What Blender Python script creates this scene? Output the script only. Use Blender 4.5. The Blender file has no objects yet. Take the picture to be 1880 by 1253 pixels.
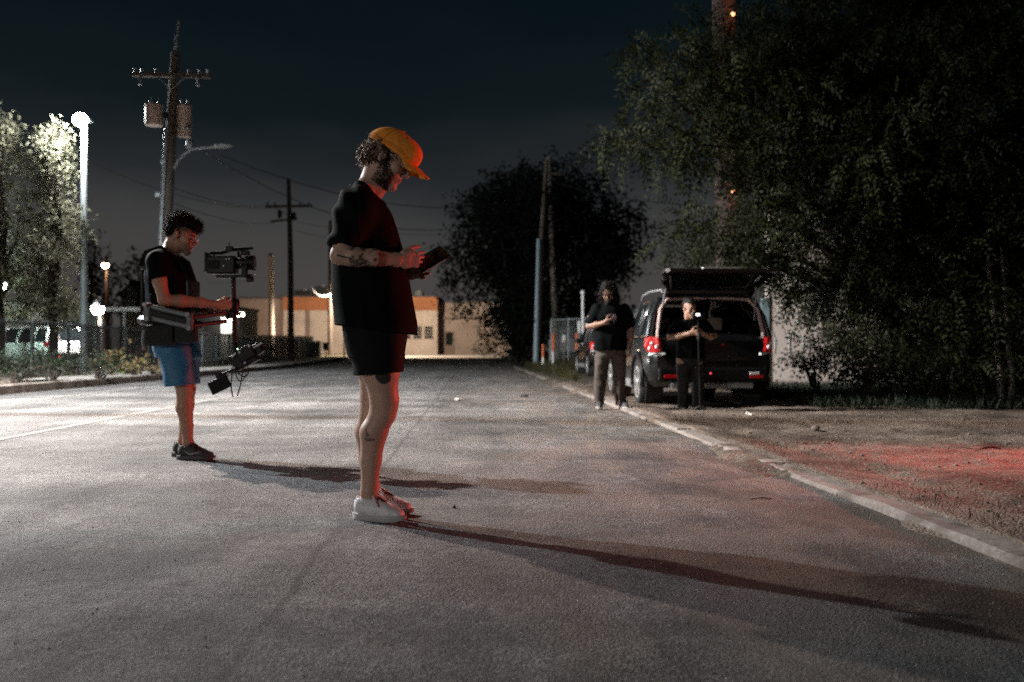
import bpy, bmesh, math, random
import numpy as np
from mathutils import Vector, Matrix
random.seed(7); RNG = np.random.default_rng(11)
scene = bpy.context.scene
COL = scene.collection
R = math.radians
F_PX, CX, HZ, CAM_H = 1828.0, 940.0, 645.0, 0.785

# ------------------------------------------------------------------ camera
cam_d = bpy.data.cameras.new('camera'); cam = bpy.data.objects.new('camera', cam_d); COL.objects.link(cam)
cam_d.sensor_width = 36.0; cam_d.lens = 35.0
cam.location = (0, 0, CAM_H)
cam.rotation_euler = (R(90) + math.atan(18.5 / F_PX), 0, 0)
cam_d.clip_start = 0.05; cam_d.clip_end = 3000
cam_d.dof.use_dof = True; cam_d.dof.focus_distance = 4.68; cam_d.dof.aperture_fstop = 2.4
scene.camera = cam

# ------------------------------------------------------------------ world: night sky with city glow low down
world = bpy.data.worlds.new('World'); scene.world = world; world.use_nodes = True
wt = world.node_tree; wt.nodes.clear()
w_out = wt.nodes.new('ShaderNodeOutputWorld')
w_sky = wt.nodes.new('ShaderNodeTexSky'); w_sky.sky_type = 'NISHITA'; w_sky.sun_disc = False
w_sky.sun_elevation = R(-7); w_sky.sun_rotation = R(200)
w_b1 = wt.nodes.new('ShaderNodeBackground'); w_b1.inputs['Strength'].default_value = 0.05
wt.links.new(w_sky.outputs[0], w_b1.inputs['Color'])
w_tc = wt.nodes.new('ShaderNodeTexCoord'); w_sep = wt.nodes.new('ShaderNodeSeparateXYZ')
wt.links.new(w_tc.outputs['Generated'], w_sep.inputs[0])
w_ns = wt.nodes.new('ShaderNodeTexNoise'); w_ns.inputs['Scale'].default_value = 3.2; w_ns.inputs['Detail'].default_value = 6
w_mp = wt.nodes.new('ShaderNodeMapping'); w_mp.inputs['Scale'].default_value = (1, 1, 3.5)
wt.links.new(w_tc.outputs['Generated'], w_mp.inputs[0]); wt.links.new(w_mp.outputs[0], w_ns.inputs['Vector'])
w_m = wt.nodes.new('ShaderNodeMath'); w_m.operation = 'MULTIPLY_ADD'; w_m.inputs[1].default_value = 0.13
wt.links.new(w_ns.outputs['Fac'], w_m.inputs[0]); wt.links.new(w_sep.outputs['Z'], w_m.inputs[2])
w_r = wt.nodes.new('ShaderNodeValToRGB')
wt.links.new(w_m.outputs[0], w_r.inputs[0])
cr = w_r.color_ramp
cr.elements[0].position = 0.02; cr.elements[0].color = (0.062, 0.054, 0.052, 1)
cr.elements[1].position = 0.55; cr.elements[1].color = (0.0014, 0.0044, 0.0058, 1)
for p, c in ((0.13, (0.062, 0.058, 0.056, 1)), (0.19, (0.046, 0.046, 0.046, 1)), (0.24, (0.019, 0.022, 0.025, 1)), (0.30, (0.0060, 0.0100, 0.0125, 1)), (0.40, (0.0025, 0.0066, 0.0086, 1))):
    e = cr.elements.new(p); e.color = c
w_b2 = wt.nodes.new('ShaderNodeBackground'); w_b2.inputs['Strength'].default_value = 1.0
wt.links.new(w_r.outputs[0], w_b2.inputs['Color'])
w_add = wt.nodes.new('ShaderNodeAddShader')
wt.links.new(w_b1.outputs[0], w_add.inputs[0]); wt.links.new(w_b2.outputs[0], w_add.inputs[1])
wt.links.new(w_add.outputs[0], w_out.inputs['Surface'])

# ------------------------------------------------------------------ exposure and lamp powers (watts; the lamps themselves stand in the scene)
scene.cycles.use_denoising = False; scene.cycles.sample_clamp_indirect = 6.0; scene.cycles.max_bounces = 6
vs = scene.view_settings
vs.view_transform = 'Standard'; vs.look = 'None'; vs.gamma = 1.0; vs.use_curve_mapping = False
vs.exposure = 0.0
P_COOL, P_WARM, P_RED, P_FILL = 20500.0, 13500.0, 1350.0, 19000.0
C_COOL, C_WARM, C_RED = (0.82, 0.93, 1.0), (1.0, 0.83, 0.71), (1.0, 0.11, 0.085)

# ================================================================== helpers
def at(u, v, Y):
    return ((u - CX) / F_PX * Y, Y, CAM_H + (HZ - v) / F_PX * Y)
def xat(u, Y): return (u - CX) / F_PX * Y
def zat(v, Y): return CAM_H + (HZ - v) / F_PX * Y
def sstep(a, b, x):
    t = np.clip((np.asarray(x, float) - a) / (b - a), 0, 1); return t * t * (3 - 2 * t)
def rise(y): return 0.42 * sstep(40, 95, y)
def x_right(y): return 2.03 - 0.04 * y
def x_left(y): return -8.65 - 0.04 * y
def verge_z(s, y):          # right verge height, s = metres beyond the kerb
    s = np.asarray(s, float); y = np.asarray(y, float)
    dip = -0.055 * sstep(0.2, 1.2, s) * sstep(10, 13, y) * (1 - sstep(19, 24, y))
    bank = 0.26 * sstep(0.3, 3.0, s) * sstep(30, 44, y)
    far = 0.10 * sstep(5, 9, s) * (1 - sstep(20, 30, y)) * 0.5
    return rise(y) + 0.03 + dip + bank + far

def set_tag(o, label=None, cat=None, group=None, kind=None):
    if label: o['label'] = label
    if cat: o['category'] = cat
    if group: o['group'] = group
    if kind: o['kind'] = kind
    return o
def empty(name, loc=(0, 0, 0), rz=0.0, label=None, cat=None, group=None, kind=None):
    o = bpy.data.objects.new(name, None); COL.objects.link(o); o.empty_display_size = 0.1
    o.location = loc; o.rotation_euler = (0, 0, rz)
    return set_tag(o, label, cat, group, kind)
def link(name, me, m=None, parent=None, smooth=False):
    o = bpy.data.objects.new(name, me); COL.objects.link(o)
    if m is not None:
        me.materials.clear()
        for mm in (m if isinstance(m, (list, tuple)) else [m]): me.materials.append(mm)
    if smooth: me.polygons.foreach_set('use_smooth', np.ones(len(me.polygons), bool))
    if parent is not None: o.parent = parent
    return o
def np_mesh(name, V, Fq):
    """V (n,3), Fq (m,3|4) -> mesh"""
    V = np.ascontiguousarray(V, dtype=np.float32); Fq = np.ascontiguousarray(Fq, dtype=np.int32)
    me = bpy.data.meshes.new(name); k = Fq.shape[1]
    me.vertices.add(len(V)); me.vertices.foreach_set('co', V.ravel())
    me.loops.add(Fq.size); me.loops.foreach_set('vertex_index', Fq.ravel())
    me.polygons.add(len(Fq)); me.polygons.foreach_set('loop_start', np.arange(0, Fq.size, k, dtype=np.int32))
    me.update(calc_edges=True); me.validate()
    return me

class MB:
    """collects shapes into one mesh"""
    def __init__(s): s.v = []; s.f = []
    def add(s, V, Fs):
        b = len(s.v); s.v += [tuple(p) for p in V]; s.f += [tuple(i + b for i in f) for f in Fs]; return s
    def box(s, lo, hi, M=None, bev=0.0):
        x0, y0, z0 = lo; x1, y1, z1 = hi
        if bev > 0:
            b = min(bev, (x1-x0)/2.01, (y1-y0)/2.01, (z1-z0)/2.01)
            bm = bmesh.new(); bmesh.ops.create_cube(bm, size=1)
            for v in bm.verts: v.co = Vector((x0+(v.co.x+.5)*(x1-x0), y0+(v.co.y+.5)*(y1-y0), z0+(v.co.z+.5)*(z1-z0)))
            bmesh.ops.bevel(bm, geom=list(bm.edges), offset=b, segments=2, profile=.6, affect='EDGES')
            V = [v.co.copy() for v in bm.verts]; bm.verts.index_update(); Fs = [[v.index for v in f.verts] for f in bm.faces]; bm.free()
        else:
            V = [Vector(p) for p in ((x0,y0,z0),(x1,y0,z0),(x1,y1,z0),(x0,y1,z0),(x0,y0,z1),(x1,y0,z1),(x1,y1,z1),(x0,y1,z1))]
            Fs = [(0,3,2,1),(4,5,6,7),(0,1,5,4),(1,2,6,5),(2,3,7,6),(3,0,4,7)]
        if M is not None: V = [M @ Vector(p) for p in V]
        return s.add(V, Fs)
    def bar(s, a, b, w, h=None, up=(0,0,1), bev=0.0):
        a = Vector(a); b = Vector(b); d = (b-a); L = d.length; d.normalize(); h = h or w
        u = Vector(up)
        if abs(d.dot(u)) > .98: u = Vector((1,0,0))
        sx = d.cross(u).normalized(); uz = sx.cross(d)
        M = Matrix((( *[d[i] for i in range(0)],),)) if False else Matrix.Identity(4)
        for i in range(3):
            M[i][0] = d[i]; M[i][1] = sx[i]; M[i][2] = uz[i]; M[i][3] = a[i]
        return s.box((0,-w/2,-h/2),(L,w/2,h/2),M,bev)
    def tube(s, pts, rad, n=10, caps=True):
        pts = [Vector(p) for p in pts]; m = len(pts)
        rad = [rad]*m if isinstance(rad,(int,float)) else list(rad)
        V=[]; Fs=[]; prev=None
        for i,p in enumerate(pts):
            t = (pts[min(i+1,m-1)]-pts[max(i-1,0)]).normalized()
            if prev is None:
                a = Vector((0,0,1)) if abs(t.z)<.9 else Vector((1,0,0)); nx = t.cross(a).normalized()
            else:
                nx = (prev - t*prev.dot(t)).normalized()
            prev = nx; ny = t.cross(nx)
            for k in range(n):
                c = 2*math.pi*k/n; V.append(p+(nx*math.cos(c)+ny*math.sin(c))*rad[i])
        for i in range(m-1):
            for k in range(n):
                k2=(k+1)%n; Fs.append((i*n+k,i*n+k2,(i+1)*n+k2,(i+1)*n+k))
        if caps: Fs.append(tuple(range(n-1,-1,-1))); Fs.append(tuple((m-1)*n+k for k in range(n)))
        return s.add(V,Fs)
    def lathe(s, prof, c=(0,0,0), axis='z', n=24, M=None):
        V=[];Fs=[];m=len(prof)
        for i,(r,h) in enumerate(prof):
            for k in range(n):
                a=2*math.pi*k/n
                p={'z':(r*math.cos(a),r*math.sin(a),h),'x':(h,r*math.cos(a),r*math.sin(a)),'y':(r*math.sin(a),h,r*math.cos(a))}[axis]
                p=Vector(p)
                if M is not None: p = M@p
                V.append(p+Vector(c))
        for i in range(m-1):
            for k in range(n):
                k2=(k+1)%n; Fs.append((i*n+k,i*n+k2,(i+1)*n+k2,(i+1)*n+k))
        Fs.append(tuple(range(n-1,-1,-1))); Fs.append(tuple((m-1)*n+k for k in range(n)))
        return s.add(V,Fs)
    def ball(s, c, r, n=10, M=None):
        r = (r,r,r) if isinstance(r,(int,float)) else r
        V=[];Fs=[]; m=max(4,n//2+1)
        for i in range(m+1):
            th=math.pi*i/m
            for k in range(n):
                a=2*math.pi*k/n; p=Vector((r[0]*math.sin(th)*math.cos(a), r[1]*math.sin(th)*math.sin(a), r[2]*math.cos(th)))
                if M is not None: p=M@p
                V.append(p+Vector(c))
        for i in range(m):
            for k in range(n):
                k2=(k+1)%n; Fs.append((i*n+k,(i+1)*n+k,(i+1)*n+k2,i*n+k2))
        return s.add(V,Fs)
    def poly(s, pts, th, n):
        """flat polygon pts (ordered) given thickness th along n"""
        n=Vector(n).normalized(); P=[Vector(p) for p in pts]; m=len(P)
        V=[p for p in P]+[p+n*th for p in P]
        Fs=[tuple(range(m-1,-1,-1)),tuple(range(m,2*m))]+[(i,(i+1)%m,m+(i+1)%m,m+i) for i in range(m)]
        return s.add(V,Fs)
    def build(s, name, m, parent=None, smooth=False, fix=True):
        me = bpy.data.meshes.new(name); me.from_pydata(s.v, [], s.f); me.validate()
        if fix:
            bm=bmesh.new(); bm.from_mesh(me); bmesh.ops.recalc_face_normals(bm, faces=bm.faces); bm.to_mesh(me); bm.free()
        o = link(name, me, m, parent, smooth)
        if smooth:
            try: me.set_sharp_from_angle(angle=R(40))
            except Exception: pass
        return o

# ---- value noise
def vnoise(P, scale, seed=0):
    P = np.asarray(P, np.float64) * scale + 100.37 * (seed + 1)
    I = np.floor(P).astype(np.int64); f = P - I; f = f * f * (3 - 2 * f)
    def h(ix, iy, iz):
        n = (ix * 374761393 + iy * 668265263 + iz * 2147483647 + seed * 144665) & 0xFFFFFFFF
        n = ((n ^ (n >> 13)) * 1274126177) & 0xFFFFFFFF
        n = n ^ (n >> 16); return (n & 0xFFFF) / 65535.0
    x, y, z = I[..., 0], I[..., 1], I[..., 2]; fx, fy, fz = f[..., 0], f[..., 1], f[..., 2]
    def L(a, b, t): return a + (b - a) * t
    return L(L(L(h(x,y,z),h(x+1,y,z),fx),L(h(x,y+1,z),h(x+1,y+1,z),fx),fy),
             L(L(h(x,y,z+1),h(x+1,y,z+1),fx),L(h(x,y+1,z+1),h(x+1,y+1,z+1),fx),fy),fz)
def fbm(P, scale, oct=4, seed=0):
    s = 0; a = 1; t = 0
    for o in range(oct):
        s = s + a * vnoise(P, scale * 2 ** o, seed + o * 17); t += a; a *= .5
    return s / t

# ---- signed-distance modelling (smooth unions, then surface nets)
class Field:
    def __init__(s, lo, hi, vox):
        s.lo = np.array(lo, float); s.vox = vox
        s.n = np.ceil((np.array(hi) - s.lo) / vox).astype(int) + 1
        s.D = np.full(tuple(s.n), 0.08, np.float32)
        s.ax = [s.lo[i] + np.arange(s.n[i]) * vox for i in range(3)]
    def _sub(s, lo, hi, pad):
        i0 = np.clip(np.floor((np.array(lo) - pad - s.lo) / s.vox).astype(int), 0, s.n)
        i1 = np.clip(np.ceil((np.array(hi) + pad - s.lo) / s.vox).astype(int) + 1, 0, s.n)
        sl = tuple(slice(a, b) for a, b in zip(i0, i1))
        x, y, z = (s.ax[i][sl[i]] for i in range(3))
        return sl, x[:, None, None], y[None, :, None], z[None, None, :]
    def _op(s, fn, lo, hi, k, mode):
        sl, x, y, z = s._sub(lo, hi, max(k, .02) + .012)
        if s.D[sl].size == 0: return
        d = fn(x, y, z).astype(np.float32); a = s.D[sl]
        if mode == 'sub': d = -d; a = -a
        if mode == 'and': a = -a; d = -d
        if mode == 'add':
            k = max(k, 1e-5); h = np.clip(.5 + .5 * (d - a) / k, 0, 1) if True else 0
            s.D[sl] = d + (a - d) * h - k * h * (1 - h)
        else:                      # smooth max(a, -fn)  (sub)
            k = max(k, 1e-5); A = -a; Bm = d
            h = np.clip(.5 - .5 * (Bm - A) / k, 0, 1)
            s.D[sl] = Bm + (A - Bm) * h + k * h * (1 - h)
    def rc(s, a, b, r1, r2, k=.02, flat=None, mode='add'):
        """round cone; flat=(axis, scale): stretch cross-section along axis"""
        a = np.array(a, float); b = np.array(b, float); ba = b - a; bb = max(ba @ ba, 1e-9)
        def fn(x, y, z):
            px, py, pz = x - a[0], y - a[1], z - a[2]
            h = np.clip((px*ba[0] + py*ba[1] + pz*ba[2]) / bb, 0, 1)
            qx, qy, qz = px - h*ba[0], py - h*ba[1], pz - h*ba[2]
            q2 = qx*qx + qy*qy + qz*qz
            if flat is not None:
                n, sc = flat; c = qx*n[0] + qy*n[1] + qz*n[2]; q2 = q2 - c*c + (c/sc)**2
            return np.sqrt(np.maximum(q2, 0)) - (r1 + (r2 - r1)*h)
        m = max(r1, r2) * max(1, flat[1] if flat else 1)
        s._op(fn, np.minimum(a, b) - m, np.maximum(a, b) + m, k, mode); return s
    def chain(s, pts, k=.02, flat=None):
        for (a, ra), (b, rb) in zip(pts[:-1], pts[1:]): s.rc(a, b, ra, rb, k, flat)
        return s
    def ell(s, c, r, k=.02, rot=None, mode='add'):
        c = np.array(c, float); r = np.array((r,)*3 if np.isscalar(r) else r, float); M = np.eye(3) if rot is None else np.array(rot, float).T
        def fn(x, y, z):
            p = [x - c[0], y - c[1], z - c[2]]
            q = [M[i, 0]*p[0] + M[i, 1]*p[1] + M[i, 2]*p[2] for i in range(3)]
            k0 = np.sqrt(sum((q[i]/r[i])**2 for i in range(3))); k1 = np.sqrt(sum((q[i]/r[i]**2)**2 for i in range(3)))
            return k0*(k0 - 1)/np.maximum(k1, 1e-6)
        m = r.max(); s._op(fn, c - m, c + m, k, mode); return s
    def stack(s, rows, k=.02, e=2.2, mode='add', capr=.01):
        """rows (z, cx, cy, rx, ry), upright tube of varying elliptical section"""
        A = np.array(sorted(rows), float); zz = A[:, 0]
        def fn(x, y, z):
            zc = np.clip(z, zz[0], zz[-1])
            zs = np.linspace(zz[0], zz[-1], 200)
            tab = []
            for j in range(1, 5):
                t = np.interp(zs, zz, A[:, j]); kk = np.ones(15)/15
                tp = np.concatenate([np.full(7, t[0]), t, np.full(7, t[-1])]); tab.append(np.convolve(tp, kk, 'valid'))
            cx, cy, rx, ry = (np.interp(zc, zs, t) for t in tab)
            q = (np.abs((x - cx)/rx)**e + np.abs((y - cy)/ry)**e)**(1/e)
            d = (q - 1)*np.minimum(rx, ry)
            dz = np.maximum(zz[0] - z, z - zz[-1])
            return np.maximum(d, dz + 0*d)
        lo = (np.min(A[:, 1]-A[:, 3]), np.min(A[:, 2]-A[:, 4]), zz[0]); hi = (np.max(A[:, 1]+A[:, 3]), np.max(A[:, 2]+A[:, 4]), zz[-1])
        s._op(fn, lo, hi, k, mode); return s
    def plane_cut(s, p, n, lo=None, hi=None):
        """keep the side where (x-p).n < 0 (inside lo..hi only)"""
        p = np.array(p, float); n = np.array(n, float); n /= np.linalg.norm(n)
        lo = s.lo if lo is None else lo; hi = s.lo + s.n*s.vox if hi is None else hi
        sl, x, y, z = s._sub(lo, hi, 0)
        d = ((x-p[0])*n[0] + (y-p[1])*n[1] + (z-p[2])*n[2]).astype(np.float32)
        s.D[sl] = np.maximum(s.D[sl], d); return s
    def wrinkle(s, fn):
        x, y, z = s.ax[0][:, None, None], s.ax[1][None, :, None], s.ax[2][None, None, :]
        near = np.abs(s.D) < .035
        idx = np.argwhere(near); P = s.lo + idx*s.vox
        s.D[near] += fn(P).astype(np.float32); return s
    def extract(s):
        D = s.D; S = D < 0
        nx, ny, nz = (int(v) for v in s.n)
        c = np.zeros((nx-1, ny-1, nz-1), np.int8)
        offs = [(i, j, k) for i in (0, 1) for j in (0, 1) for k in (0, 1)]
        for (i, j, k) in offs: c += S[i:nx-1+i, j:ny-1+j, k:nz-1+k]
        act = (c > 0) & (c < 8); cells = np.argwhere(act); M = len(cells)
        idm = np.full(act.shape, -1, np.int32); idm[act] = np.arange(M)
        val = {o: D[cells[:, 0]+o[0], cells[:, 1]+o[1], cells[:, 2]+o[2]] for o in offs}
        acc = np.zeros((M, 3)); cnt = np.zeros(M)
        for o in offs:
            for axis in range(3):
                if o[axis] == 0:
                    o2 = list(o); o2[axis] = 1; o2 = tuple(o2); a, b = val[o], val[o2]
                    m = (a < 0) != (b < 0); t = np.where(m, a/np.where(m, a - b, 1), 0)
                    p = np.tile(np.array(o, float), (M, 1)); p[:, axis] += t
                    acc[m] += p[m]; cnt[m] += 1
        V = s.lo + (cells + acc/np.maximum(cnt, 1)[:, None])*s.vox
        Q = []
        for axis in range(3):
            a1, a2 = (axis+1) % 3, (axis+2) % 3
            sl0 = [slice(None)]*3; sl1 = [slice(None)]*3
            sl0[axis] = slice(0, -1); sl1[axis] = slice(1, None)
            A, B = S[tuple(sl0)], S[tuple(sl1)]
            E = np.argwhere(A != B)
            ok = (E[:, a1] > 0) & (E[:, a2] > 0) & (E[:, a1] < s.n[a1]-1) & (E[:, a2] < s.n[a2]-1); E = E[ok]
            ins = A[E[:, 0], E[:, 1], E[:, 2]]
            def cid(d1, d2):
                X = E.copy(); X[:, a1] += d1; X[:, a2] += d2
                return idm[X[:, 0], X[:, 1], X[:, 2]]
            q = np.stack([cid(-1, -1), cid(0, -1), cid(0, 0), cid(-1, 0)], 1)
            q[~ins] = q[~ins][:, ::-1]; Q.append(q)
        Q = np.concatenate(Q); Q = Q[(Q >= 0).all(1)]
        return V, Q
    def build(s, name, m, parent=None, relax=1):
        V, Q = s.extract()
        for _ in range(relax):
            A = np.zeros_like(V); n = np.zeros(len(V))
            for i in range(4):
                np.add.at(A, Q[:, i], V[Q[:, (i+1) % 4]]); np.add.at(n, Q[:, i], 1)
                np.add.at(A, Q[:, i], V[Q[:, (i+3) % 4]]); np.add.at(n, Q[:, i], 1)
            V = V*.5 + .5*A/np.maximum(n, 1)[:, None]
        return link(name, np_mesh(name, V, Q), m, parent, smooth=True)

def verts_of(o):
    n = len(o.data.vertices); a = np.empty(n*3, np.float32); o.data.vertices.foreach_get('co', a)
    b = np.empty(n*3, np.float32); o.data.vertices.foreach_get('normal', b)
    return a.reshape(-1, 3), b.reshape(-1, 3)
def set_col(o, C):
    at_ = o.data.color_attributes.new('col', 'FLOAT_COLOR', 'POINT')
    C4 = np.ones((len(C), 4), np.float32); C4[:, :3] = C; at_.data.foreach_set('color', C4.ravel())

def strands(name, P, r0, r1, m, parent):
    """P (N,S,3) polylines -> three-sided hairs"""
    N, S, _ = P.shape
    T = np.gradient(P, axis=1); T /= np.linalg.norm(T, axis=2, keepdims=True) + 1e-9
    up = np.array([0.31, 0.22, 0.92]); A = np.cross(T, up); A /= np.linalg.norm(A, axis=2, keepdims=True) + 1e-9; B = np.cross(T, A)
    r = np.linspace(r0, r1, S)[None, :, None]
    V = np.stack([P + r*(A*math.cos(a) + B*math.sin(a)) for a in (0, 2.094, 4.189)], 2).reshape(-1, 3)
    base = (np.arange(N)*S*3)[:, None, None] + (np.arange(S-1)*3)[None, :, None]
    k = np.arange(3)[None, None, :]; k2 = (k+1) % 3
    Q = np.stack([base+k, base+k2, base+3+k2, base+3+k], -1).reshape(-1, 4)
    return link(name, np_mesh(name, V, Q), m, parent, smooth=True)

# ================================================================== materials
MATS = {}
def mat(name, color=(.5,.5,.5), rough=.6, metal=0.0, spec=.5, emit=None, estr=0.0, noise=0.0, nscale=8.0, bump=0.0, bscale=40.0, coat=0.0, attr=None, bdist=.004, sheen=0.0, trans=0.0, alpha=None):
    if name in MATS: return MATS[name]
    m = bpy.data.materials.new(name); m.use_nodes = True; nt = m.node_tree
    b = nt.nodes['Principled BSDF']
    b.inputs['Base Color'].default_value = (*color, 1); b.inputs['Roughness'].default_value = rough
    b.inputs['Metallic'].default_value = metal; b.inputs['Specular IOR Level'].default_value = spec
    if coat: b.inputs['Coat Weight'].default_value = coat; b.inputs['Coat Roughness'].default_value = .06
    if sheen: b.inputs['Sheen Weight'].default_value = sheen
    if trans: b.inputs['Transmission Weight'].default_value = trans
    if alpha is not None: b.inputs['Alpha'].default_value = alpha
    if emit: b.inputs['Emission Color'].default_value = (*emit, 1); b.inputs['Emission Strength'].default_value = estr
    tc = nt.nodes.new('ShaderNodeTexCoord')
    if attr:
        a = nt.nodes.new('ShaderNodeAttribute'); a.attribute_name = attr; nt.links.new(a.outputs['Color'], b.inputs['Base Color'])
    elif noise:
        n = nt.nodes.new('ShaderNodeTexNoise'); n.inputs['Scale'].default_value = nscale; n.inputs['Detail'].default_value = 6
        nt.links.new(tc.outputs['Object'], n.inputs['Vector'])
        r = nt.nodes.new('ShaderNodeMapRange'); r.inputs['From Min'].default_value = .3; r.inputs['From Max'].default_value = .7
        r.inputs['To Min'].default_value = 1 - noise; r.inputs['To Max'].default_value = 1 + noise
        nt.links.new(n.outputs['Fac'], r.inputs['Value'])
        mx = nt.nodes.new('ShaderNodeVectorMath'); mx.operation = 'SCALE'; mx.inputs[0].default_value = color
        nt.links.new(r.outputs[0], mx.inputs['Scale']); nt.links.new(mx.outputs[0], b.inputs['Base Color'])
    if bump:
        n2 = nt.nodes.new('ShaderNodeTexNoise'); n2.inputs['Scale'].default_value = bscale; n2.inputs['Detail'].default_value = 5
        nt.links.new(tc.outputs['Object'], n2.inputs['Vector'])
        bp = nt.nodes.new('ShaderNodeBump'); bp.inputs['Strength'].default_value = bump; bp.inputs['Distance'].default_value = bdist
        nt.links.new(n2.outputs['Fac'], bp.inputs['Height']); nt.links.new(bp.outputs[0], b.inputs['Normal'])
    MATS[name] = m; return m

class NG:
    """tiny node-graph helper"""
    def __init__(s, name):
        s.m = bpy.data.materials.new(name); s.m.use_nodes = True; s.t = s.m.node_tree; s.b = s.t.nodes['Principled BSDF']
        s.tc = s.t.nodes.new('ShaderNodeTexCoord').outputs['Object']
    def _in(s, sock, v):
        if isinstance(v, bpy.types.NodeSocket): s.t.links.new(v, sock)
        elif v is not None:
            try: sock.default_value = v
            except Exception: sock.default_value = (*v, 1)
    def math(s, op, a, b=None, c=None):
        n = s.t.nodes.new('ShaderNodeMath'); n.operation = op
        for i, v in enumerate((a, b, c)):
            if v is not None: s._in(n.inputs[i], v)
        return n.outputs[0]
    def noise(s, scale, detail=4, vec=None, rough=.5, dist=0):
        n = s.t.nodes.new('ShaderNodeTexNoise'); s._in(n.inputs['Vector'], vec or s.tc)
        n.inputs['Scale'].default_value = scale; n.inputs['Detail'].default_value = detail; n.inputs['Roughness'].default_value = rough; n.inputs['Distortion'].default_value = dist
        return n.outputs['Fac']
    def vor(s, scale, out='Distance', vec=None, feat='F1'):
        n = s.t.nodes.new('ShaderNodeTexVoronoi'); n.feature = feat; s._in(n.inputs['Vector'], vec or s.tc); n.inputs['Scale'].default_value = scale
        return n.outputs[out]
    def mapv(s, scale=(1,1,1), rot=(0,0,0)):
        n = s.t.nodes.new('ShaderNodeMapping'); s._in(n.inputs['Vector'], s.tc); n.inputs['Scale'].default_value = scale; n.inputs['Rotation'].default_value = rot
        return n.outputs[0]
    def ramp(s, v, a, b, lo=0.0, hi=1.0):
        n = s.t.nodes.new('ShaderNodeMapRange'); n.interpolation_type = 'SMOOTHSTEP'; s._in(n.inputs['Value'], v)
        n.inputs['From Min'].default_value = a; n.inputs['From Max'].default_value = b; n.inputs['To Min'].default_value = lo; n.inputs['To Max'].default_value = hi
        return n.outputs[0]
    def mix(s, f, a, b):
        n = s.t.nodes.new('ShaderNodeMix'); n.data_type = 'RGBA'; s._in(n.inputs[0], f); s._in(n.inputs[6], a); s._in(n.inputs[7], b); return n.outputs[2]
    def scale(s, c, f):
        n = s.t.nodes.new('ShaderNodeVectorMath'); n.operation = 'SCALE'; s._in(n.inputs[0], c if isinstance(c, bpy.types.NodeSocket) else c); s._in(n.inputs['Scale'], f); return n.outputs[0]
    def sep(s):
        n = s.t.nodes.new('ShaderNodeSeparateXYZ'); s._in(n.inputs[0], s.tc); return n.outputs
    def bump(s, h, strength, dist, prev=None):
        n = s.t.nodes.new('ShaderNodeBump'); n.inputs['Strength'].default_value = strength; n.inputs['Distance'].default_value = dist; s._in(n.inputs['Height'], h)
        if prev is not None: s.t.links.new(prev, n.inputs['Normal'])
        return n.outputs[0]
    def done(s, col, rough, normal=None, spec=.3):
        s._in(s.b.inputs['Base Color'], col); s._in(s.b.inputs['Roughness'], rough); s.b.inputs['Specular IOR Level'].default_value = spec
        if normal is not None: s.t.links.new(normal, s.b.inputs['Normal'])
        return s.m

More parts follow.
